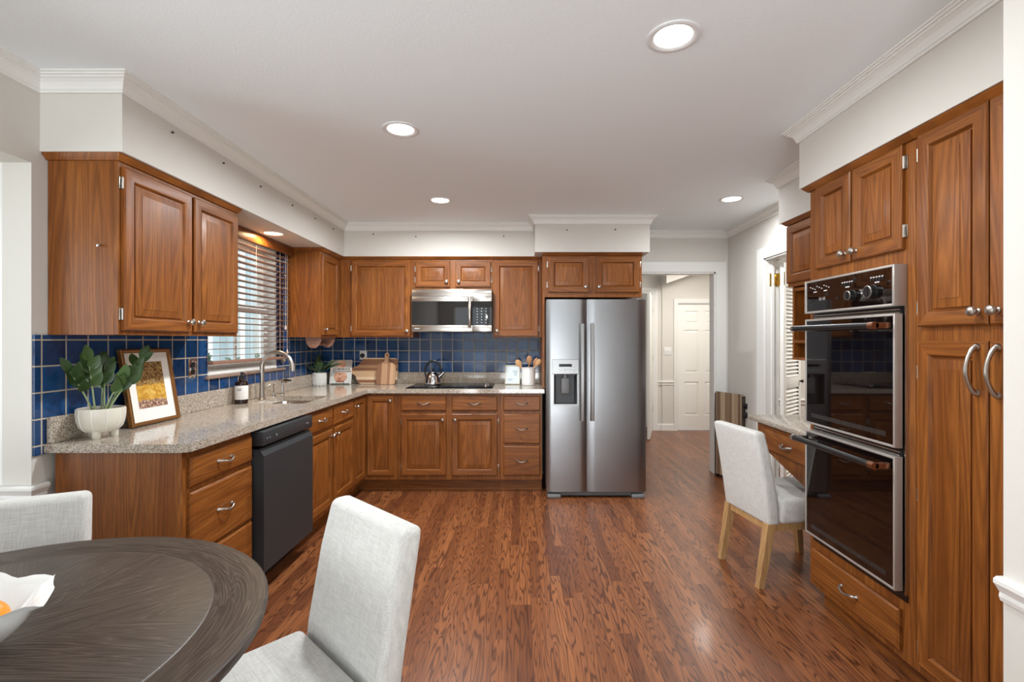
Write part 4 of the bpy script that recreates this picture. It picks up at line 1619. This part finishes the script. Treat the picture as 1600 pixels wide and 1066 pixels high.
# ------------------------------------------------------------------ things leaning on the splash
# framed print: local x along the wall, y into the wall, leaning back
c = thing('framed_print', 'bronze framed autumn print leaning on the tiles beside the large plant', 'picture', (-1.918, 2.41, zt + .002), (R(-9.5), 0, R(88)))
W_, H_ = .325, .392
b = MB()
fw = .020


def frame_loops(b, w, h, fw, y0, y1):
    q = lambda i, y: rect(0, w, 0, h, i, y)
    b.skin([q(fw, y1), q(0.0, y1), q(0, y0 + .004), q(.004, y0), q(fw * .5, y0 + .001), q(fw * .7, y0 + .004), q(fw - .002, y0 + .004), q(fw, y0 + .009), q(fw, y1)], 0)


frame_loops(b, W_, H_, fw, -.018, .006)
b.build('frame', 'bronze', c, smooth=25)
b = MB()
b.box(fw - .002, -.006, fw - .002, W_ - fw + .002, .004, H_ - fw + .002)
b.build('mat_board', 'mat_board', c, smooth=0)
b = MB()
b.box(.068, -.0072, .085, W_ - .068, -.0058, H_ - .068)
b.build('print', 'picture', c, smooth=0)

c = thing('cookbook', 'pale cookbook with black capitals standing behind the small plant', 'book', (-1.765, 4.815, zt + .001), (R(-13), 0, R(4)))
BW, BH = .205, .242
b = MB()
b.box(-BW / 2, -.009, 0, BW / 2, -.0062, BH, .0008).box(-BW / 2, .0062, 0, BW / 2, .009, BH, .0008).box(-BW / 2, -.0062, 0, -BW / 2 + .003, .0062, BH)
cv = b.build('cover', 'cover', c, smooth=0)
b = MB()
b.box(-BW / 2 + .003, -.0061, .003, BW / 2 - .003, .0061, BH - .003)
b.build('pages', 'paper', c, smooth=0)
b = MB()
b.tube([(-.035, -.0125, .0), (-.035, -.0115, .02), (-.032, -.0115, .026), (.032, -.0115, .026), (.035, -.0115, .02), (.035, -.0125, 0)], .0022, 6)
b.tube([(-.09, -.013, .003), (.09, -.013, .003)], .0025, 6)
tag(b.build('wire_book_stand', 'black', loc=(-1.765, 4.815, zt + .002), rot=(R(-13), 0, R(4))), 'thin black wire stand holding up the cookbook', 'book stand')


def text(body, size, loc, rot, mat, parent, name='lettering', align='CENTER', ext=.0004, space=1.0):
    cu = bpy.data.curves.new(name, 'FONT')
    cu.body = body
    cu.size = size
    cu.align_x = align
    cu.extrude = ext
    cu.space_character = space
    cu.offset = .0006
    cu.materials.append(M[mat])
    tmp = bpy.data.objects.new(name, cu)
    C.objects.link(tmp)
    me = bpy.data.meshes.new_from_object(tmp.evaluated_get(bpy.context.evaluated_depsgraph_get()))
    bpy.data.objects.remove(tmp)
    o = bpy.data.objects.new(name, me)
    C.objects.link(o)
    o.parent = parent
    o.location = loc
    o.rotation_euler = rot
    return o


text('HOMEMADE', .027, (.006, -.0094, .141), (R(90), 0, 0), 'ink', cv, space=1.15)
text('SOURDOUGH', .025, (.010, -.0094, .119), (R(90), 0, 0), 'ink', cv, space=1.15)


def round_poly(pts, r, n=5):
    out = []
    m = len(pts)
    for i in range(m):
        p = Vector(pts[i])
        a_, c_ = Vector(pts[i - 1]), Vector(pts[(i + 1) % m])
        rr_ = r[i] if isinstance(r, (list, tuple)) else r
        if rr_ <= 0:
            out.append(tuple(p))
            continue
        u, v = (a_ - p).normalized(), (c_ - p).normalized()
        p0, p2 = p + u * rr_, p + v * rr_
        for k in range(n + 1):
            t = k / n
            out.append(tuple(p0.lerp(p, t).lerp(p.lerp(p2, t), t)))
    return out


c = thing('cutting_board', 'large striped acacia paddle board lying on its side, handle towards the corner', 'cutting board', (-1.40, 4.842, zt + .001), (R(-15), 0, 0))
pts = [(-.205, 0), (.185, 0), (.185, .262), (-.165, .262), (-.205, .175), (-.33, .150), (-.33, .118), (-.25, .100), (-.225, .08)]
b = MB()
b.prism(round_poly(pts, [.045, .045, .045, .02, .06, .012, .012, .04, .02]), 'y', -.010, .010)
b.build('board', 'board1', c, smooth=30)
c = thing('cutting_board', 'small upright acacia paddle board leaning on the large striped board', 'cutting board', (-1.312, 4.785, zt + .001), (R(-13), 0, 0))
pts = [(-.092, 0), (.092, 0), (.092, .190), (.060, .212), (.022, .225), (.018, .255), (.026, .300), (0, .325), (-.026, .300), (-.018, .255), (-.022, .225), (-.060, .212), (-.092, .190)]
b = MB()
b.prism(round_poly(pts, [.02, .02, .03, .01, .012, .01, .02, .02, .02, .01, .012, .01, .03]), 'y', -.008, .008)
b.lathe([(.0075, 0), (.0075, .0006), (0, .0006)], 14, 1, lathe_y(0, -.0078, .292))
b.build('board', ['board2', 'dark'], c, smooth=30)

c = thing('small_framed_card', 'small pale framed card leaning beside the utensil crock', 'picture', (-.146, 4.80, zt + .001), (R(-13), 0, R(-4)))
b = MB()
frame_loops(b, .150, .192, .012, -.012, .004)
b.build('frame', 'creamic', c, smooth=25)
b = MB()
b.box(.011, -.004, .011, .139, .003, .181)
b.build('card', 'mint', c, smooth=0)
b = MB()
for (xx, zz, w) in ((.075, .130, .05), (.082, .118, .04), (.088, .105, .034), (.09, .09, .03), (.03, .05, .05), (.03, .04, .035)):
    b.box(xx, -.0046, zz, xx + w, -.0039, zz + .004)
b.build('card_print', 'curtain', c, smooth=0, doubles=False)

c = thing('utensil_crock', 'white ceramic crock of wooden spoons beside the refrigerator', 'crock', (.085, 4.745, zt))
b = MB()
b.lathe([(.062, 0), (.066, .004), (.066, .158), (.069, .162), (.069, .170), (.062, .171), (.060, .165), (.060, .010), (0, .009)], 32)
b.build('crock_body', 'ceramic', c)
GS = 'wooden utensils in the crock'
for lb, cat, ft, tp, hw, hl, mt in (
        ('light wooden spoon leaning out towards the framed card', 'spoon', (.02, -.01, .012), (-.115, -.02, .245), .030, .085, 'spoon'),
        ('darker wooden spoon standing upright in the middle of the crock', 'spoon', (.0, .01, .012), (.010, .0, .285), .030, .085, 'spoon2'),
        ('wooden spatula leaning towards the refrigerator side of the crock', 'spatula', (-.02, .0, .012), (.085, -.015, .262), .024, .080, 'spoon2'),
        ('pale slotted spoon leaning farthest towards the refrigerator', 'spoon', (-.03, -.015, .012), (.112, -.030, .250), .024, .075, 'spoon')):
    t = thing('wooden_' + cat, lb, cat, (.085, 4.745, zt), 0, GS)
    p0, p1 = Vector(ft), Vector(tp)
    d_ = (p1 - p0).normalized()
    b = MB()
    b.tube([p0, p1 - d_ * hl * .8], .0055, 8)
    b.build('handle', mt, t)
    b = MB()
    b.tube([p1 - d_ * hl, p1 - d_ * hl * .75, p1 - d_ * hl * .45, p1 - d_ * hl * .15, p1], [.006, hw * .7, hw, hw * .75, hw * .25], 12, flat=.30)
    b.xf(I4)
    b.build('bowl' if cat == 'spoon' else 'blade', mt, t)

# kettle
c = thing('kettle', 'polished steel kettle with a black arched handle on the cooktop', 'kettle', (-.835, 4.705, zt + .0062))
b = MB()
b.lathe([(.070, 0), (.082, .004), (.084, .018), (.080, .030), (.074, .055), (.062, .090), (.048, .112), (.040, .118)], 36)
b.build('body', 'chrome', c)
b = MB()
b.lathe([(.040, .117), (.036, .124), (.018, .130), (.008, .131)], 28)
b.build('lid', 'chrome', c)
b = MB()
b.lathe([(.007, .130), (.007, .138), (.013, .144), (.013, .152), (0, .156)], 16)
b.build('lid_knob', 'black', c)
b = MB()
b.tube([(.060, 0, .075), (.085, 0, .098), (.108, 0, .122)], [.020, .015, .011], 14)
b.build('spout', 'chrome', c)
b = MB()
pts = [(-.078 * math.cos(t) + .004, 0, .120 + .108 * math.sin(t)) for t in [math.pi * i / 18 for i in range(19)]]
b.tube([(-.068, 0, .075)] + pts + [(.070, 0, .09)], [.006] + [.008 + .003 * math.sin(math.pi * i / 18) for i in range(19)] + [.006], 10)
b.build('handle', 'black', c)

# sockets and switch
c = thing('wall_socket', 'chrome framed black double socket on the blue tiles below the wall cabinet', 'socket', (XL + .0101, 2.982, 1.185), R(90))
b = MB()
b.box(-.036, -.005, -.058, .036, 0, .058, .002)
b.build('plate', 'chrome', c)
for zz in (-.022, .022):
    b = MB()
    b.box(-.017, -.0075, zz - .016, .017, -.004, zz + .016, .002)
    b.build('outlet', 'black', c)
c = thing('wall_socket', 'white socket with a black plug on the back wall tiles', 'socket', (-1.582, YB - .0101, 1.205), 0)
b = MB()
b.box(-.036, -.006, -.045, .036, 0, .045, .002)
b.build('plate', 'white', c)
b = MB()
b.lathe([(.022, 0), (.022, .022), (.015, .03), (0, .031)], 16, 0, lathe_y(-.004, -.005, -.004))
tag(b.build('power_plug', 'black', loc=(-1.582, YB - .0105, 1.205)), 'black plug pushed into the white socket', 'plug')
c = thing('light_switch', 'white double light switch on the hall wall beside the panel door', 'switch', (2.215, 7.329, 1.19))
b = MB()
b.box(-.055, -.006, -.058, .055, 0, .058, .002)
b.build('plate', 'white', c)
b = MB()
for xx in (-.023, .023):
    b.box(xx - .006, -.012, -.012, xx + .006, -.005, .012, .001)
b.build('toggles', 'white', c)

b = MB()
b.lathe([(.003, 0), (.003, .006), (.007, .010), (.006, .014), (0, .016)], 12)
tag(b.build('cup_knob', 'chrome', loc=(-1.779, 2.0775, 1.759), rot=(R(90), 0, 0)), 'tiny chrome knob on the broad end panel of the wall cabinet', 'knob')

# under-cabinet towel holder
c = thing('towel_holder', 'wooden paper towel holder fixed under the corner wall cabinet', 'towel holder', (-1.79, 4.40, ZU))
for yy in (-.15, .16):
    b = MB()
    pts = [(-.066, 0), (.066, 0), (.066, -.030), (.040, -.085), (0, -.098), (-.040, -.085), (-.066, -.030)]
    b.prism(round_poly(pts, [0, 0, .02, .03, .02, .03, .02]), 'y', yy - .009, yy + .009)
    b.build('bracket', 'towel', c, smooth=30)
    b = MB()
    b.lathe([(.016, 0), (.016, .004), (.010, .006), (0, .007)], 14, 0, lathe_y(0, yy - .0088, -.062))
    b.build('rosette', 'towel', c)
b = MB()
b.tube([(.0, -.142, -.062), (.0, .152, -.062)], .011, 12)
b.build('rod', 'towel', c)
b = MB()
b.box(-.066, -.142, -.012, .066, .152, -.0005)
b.build('mounting_board', 'towel', c, smooth=0)

# ------------------------------------------------------------------ dining table, bowl, fruit
TX, TY, TZ = -1.12, .92, .76
c = thing('dining_table', 'round dark wood pedestal table with a sunburst grain top', 'table', (TX, TY, 0))
b = MB()
r_ = .577
b.lathe([(0, TZ), (.459, TZ), (.462, TZ - .0012), (.465, TZ), (r_ - .006, TZ), (r_ - .001, TZ - .004), (r_, TZ - .010), (r_ - .004, TZ - .026), (r_ - .016, TZ - .036), (r_ - .03, TZ - .040), (0, TZ - .040)], 96)
b.build('tabletop', 'table', c, smooth=30)
b = MB()
b.lathe([(.46, TZ - .0401), (.46, TZ - .09), (.44, TZ - .09), (.44, TZ - .0401)], 64, 0, None, False, False)
b.build('apron', 'tablebase', c)
b = MB()
b.lathe([(.13, TZ - .0402), (.13, TZ - .07), (.075, TZ - .10), (.060, .50), (.085, .36), (.095, .26), (.07, .16), (.11, .12), (.11, .075), (0, .07)], 32)
b.build('pedestal', 'tablebase', c)
for k in range(4):
    t = R(35) + k * math.pi / 2
    b = MB()
    X = Matrix.Rotation(t, 4, 'Z')
    b.tube([X @ Vector(p) for p in ((.07, 0, .12), (.16, 0, .10), (.27, 0, .055), (.34, 0, .026))], [.042, .040, .034, .026], 10, flat=.8)
    b.build('foot', 'tablebase', c)

BX, BY = -1.045, .935
c = thing('ruffled_bowl', 'white ruffled ceramic bowl of fruit on the dark table', 'bowl', (BX, BY, TZ))
b = MB()
prof = [(.035, 0), (.040, .006), (.055, .018), (.085, .045), (.112, .080), (.128, .108), (.150, .120)]
inner = [(.146, .117), (.122, .103), (.105, .080), (.078, .046), (.048, .020), (.0, .014)]
loops = []
n_ = 60
rg = random.Random(3)
ph = [rg.uniform(0, 6.28) for _ in range(4)]
for r0, z0 in prof + inner:
    k = max(0, (r0 - .07) / .08)
    lp = []
    for i in range(n_):
        t = 2 * math.pi * i / n_
        wv = .075 * math.sin(5 * t + ph[0]) + .035 * math.sin(8 * t + ph[1]) + .012 * math.sin(13 * t + ph[2])
        rr_ = r0 * (1 + wv * k)
        zz = z0 + k * (.010 * math.sin(5 * t + ph[3]) + .006 * math.sin(11 * t + ph[1]))
        lp.append((rr_ * math.cos(t), rr_ * math.sin(t), zz))
    loops.append(lp)
b.skin(loops, 0, True, True, False)
b.xf(Matrix.Scale(.80, 4))
b.build('bowl_body', 'ceramic', c, smooth=60)
for dx, dy, dz, lb in ((.040, -.018, .073, 'orange lying in the white ruffled bowl'),):
    b = MB()
    q = bmesh.new()
    bmesh.ops.create_uvsphere(q, u_segments=28, v_segments=18, radius=.037)
    b.take(q, 0)
    for v in b.bm.verts:
        v.co.z *= .94
    t = thing('orange', lb, 'fruit', (BX + dx, BY + dy, TZ + dz), 0)
    b.build('peel', 'orange', t, smooth=60)
    b = MB()
    b.lathe([(.004, .033), (.003, .037), (0, .0375)], 8)
    b.build('stem_button', 'stem', t)

# ------------------------------------------------------------------ upholstered chairs (local +x is forward)


def slab(b, secs, bev, seg=3):
    """loft rectangular sections (x0,x1,halfwidth,z) into a cushion and round its edges"""
    t = bmesh.new()
    rows = []
    for x0, x1, hw, z in secs:
        rows.append([t.verts.new((x0, -hw, z)), t.verts.new((x1, -hw, z)), t.verts.new((x1, hw, z)), t.verts.new((x0, hw, z))])
    for a_, c_ in zip(rows, rows[1:]):
        for i in range(4):
            j = (i + 1) % 4
            t.faces.new((a_[i], a_[j], c_[j], c_[i]))
    t.faces.new(rows[0][::-1])
    t.faces.new(rows[-1])
    bmesh.ops.recalc_face_normals(t, faces=list(t.faces))
    es = [e_ for e_ in t.edges if e_.is_manifold and e_.calc_face_angle(0) > .5]
    bmesh.ops.bevel(t, geom=es, offset=bev, segments=seg, profile=0.5, affect='EDGES', clamp_overlap=True)
    b.take(t, 0)


def make_chair(label):
    c = thing('dining_chair', label, 'chair', (0, 0, 0), 0, 'pale linen parsons chairs')
    b = MB()
    slab(b, [(-.255, -.180, .208, .338), (-.275, -.197, .212, .50), (-.312, -.238, .212, .72), (-.340, -.272, .207, .857)], .022, 4)
    b.build('backrest', 'linen', c, smooth=60)
    b = MB()
    slab(b, [(-.185, .255, .212, .345), (-.185, .268, .220, .42), (-.185, .255, .212, .482)], .024, 4)
    b.build('seat', 'linen', c, smooth=60)
    b = MB()
    b.box(-.245, -.195, .305, .235, -.175, .350, .002).box(-.245, .175, .305, .235, .195, .350, .002).box(-.245, -.175, .305, -.222, .175, .350, .002).box(.212, -.175, .305, .235, .175, .350, .002)
    b.build('seat_frame', 'legwood', c, smooth=0, doubles=False)
    for sx, sy in ((-1, -1), (-1, 1), (1, -1), (1, 1)):
        b = MB()
        y = sy * .183
        if sx < 0:
            xt, xb = -.232, -.292
        else:
            xt, xb = .222, .250
        lo = [(xb - .017, y - .017, 0), (xb + .017, y - .017, 0), (xb + .017, y + .017, 0), (xb - .017, y + .017, 0)]
        hi = [(xt - .024, y - .024, .349), (xt + .024, y - .024, .349), (xt + .024, y + .024, .349), (xt - .024, y + .024, .349)]
        b.skin([lo, hi], 0, True, True, True)
        b.build('leg', 'legwood', c, smooth=0)
    return c


ch = make_chair('pale linen chair drawn up to the desk, its tan legs showing')
ch.location, ch.rotation_euler = (1.575, 2.915, 0), (0, 0, R(9.4))
c2 = copy_tree(ch)
c2['label'] = 'large pale linen chair tucked under the round table, seat and inner back in view'
c2.location, c2.rotation_euler = (-.640, 1.222, 0), (0, 0, R(-133.3))
c3 = copy_tree(ch)
c3['label'] = 'pale linen chair across the round table against the oak end panel'
c3.location, c3.rotation_euler = (-1.47, 1.265, 0), (0, 0, R(-62.5))

# ------------------------------------------------------------------ folded slatted stand in the corner by the doorway
c = thing('folded_slatted_stand', 'folded brown slatted wooden stand leaning in the corner by the hall doorway', 'folding stand', (2.03, 4.74, 0), R(-68))
b = MB()
b.box(-.165, -.016, .03, .165, .006, .845)
b.build('slatted_panel', 'slats', c, smooth=0, doubles=False)
b = MB()
b.box(-.160, .010, .03, .160, .028, .815)
b.build('slatted_panel', 'slats', c, smooth=0, doubles=False)
for xx in (-.172, .165):
    b = MB()
    b.box(xx, -.020, 0, xx + .014, .032, .83, .003)
    b.build('side_rail', 'tablebase', c)
for zz in (.74, .655):
    b = MB()
    b.lathe([(.026, -.02), (.026, .02)], 14, 0, Matrix.Translation((.195, .008, zz)) @ Matrix.Rotation(R(90), 4, 'Y'))
    b.build('latch', 'dark', c)

# ------------------------------------------------------------------ what shows through the sink window
b = MB()
b.box(-16, -6, -.62, -2.9, 20, -.6)
struct(b.build('ground', 'outground', smooth=0))
c = thing('house', 'pale blue-grey house wall with white posts beyond the sink window', 'house', (-6.2, 9.5, -.6))
b = MB()
b.box(-.15, -5, 0, .0, 8, 5.0)
b.build('wall', 'siding', c, smooth=0)
for yy in (-.35, .75, 1.5):
    b = MB()
    b.box(0.2, yy, 0, .35, yy + .18, 5.0)
    b.build('post', 'doorw', c, smooth=0)
b = MB()
rng = random.Random(9)
for i in range(700):
    p = Vector((rng.gauss(0, .35), rng.uniform(-1.1, 1.1), rng.uniform(0.2, 1.72)))
    d_ = Vector((rng.uniform(-1, 1), rng.uniform(-1, 1), rng.uniform(-.3, 1))).normalized()
    leaf_mesh(b, p, p + d_ * .14, .07, (rng.uniform(-1, 1), rng.uniform(-1, 1), 1), .1, 0, 3)
for i in range(9):
    y_ = -1 + i * .25
    b.tube([(0, y_, 0), (rng.uniform(-.2, .2), y_ + .1, 1.4)], .02, 5)
tag(b.build('hedge', 'hedge', loc=(-4.3, 6.15, -.6), smooth=60, doubles=False), 'dim green hedge outside, low in the sink window', 'hedge')
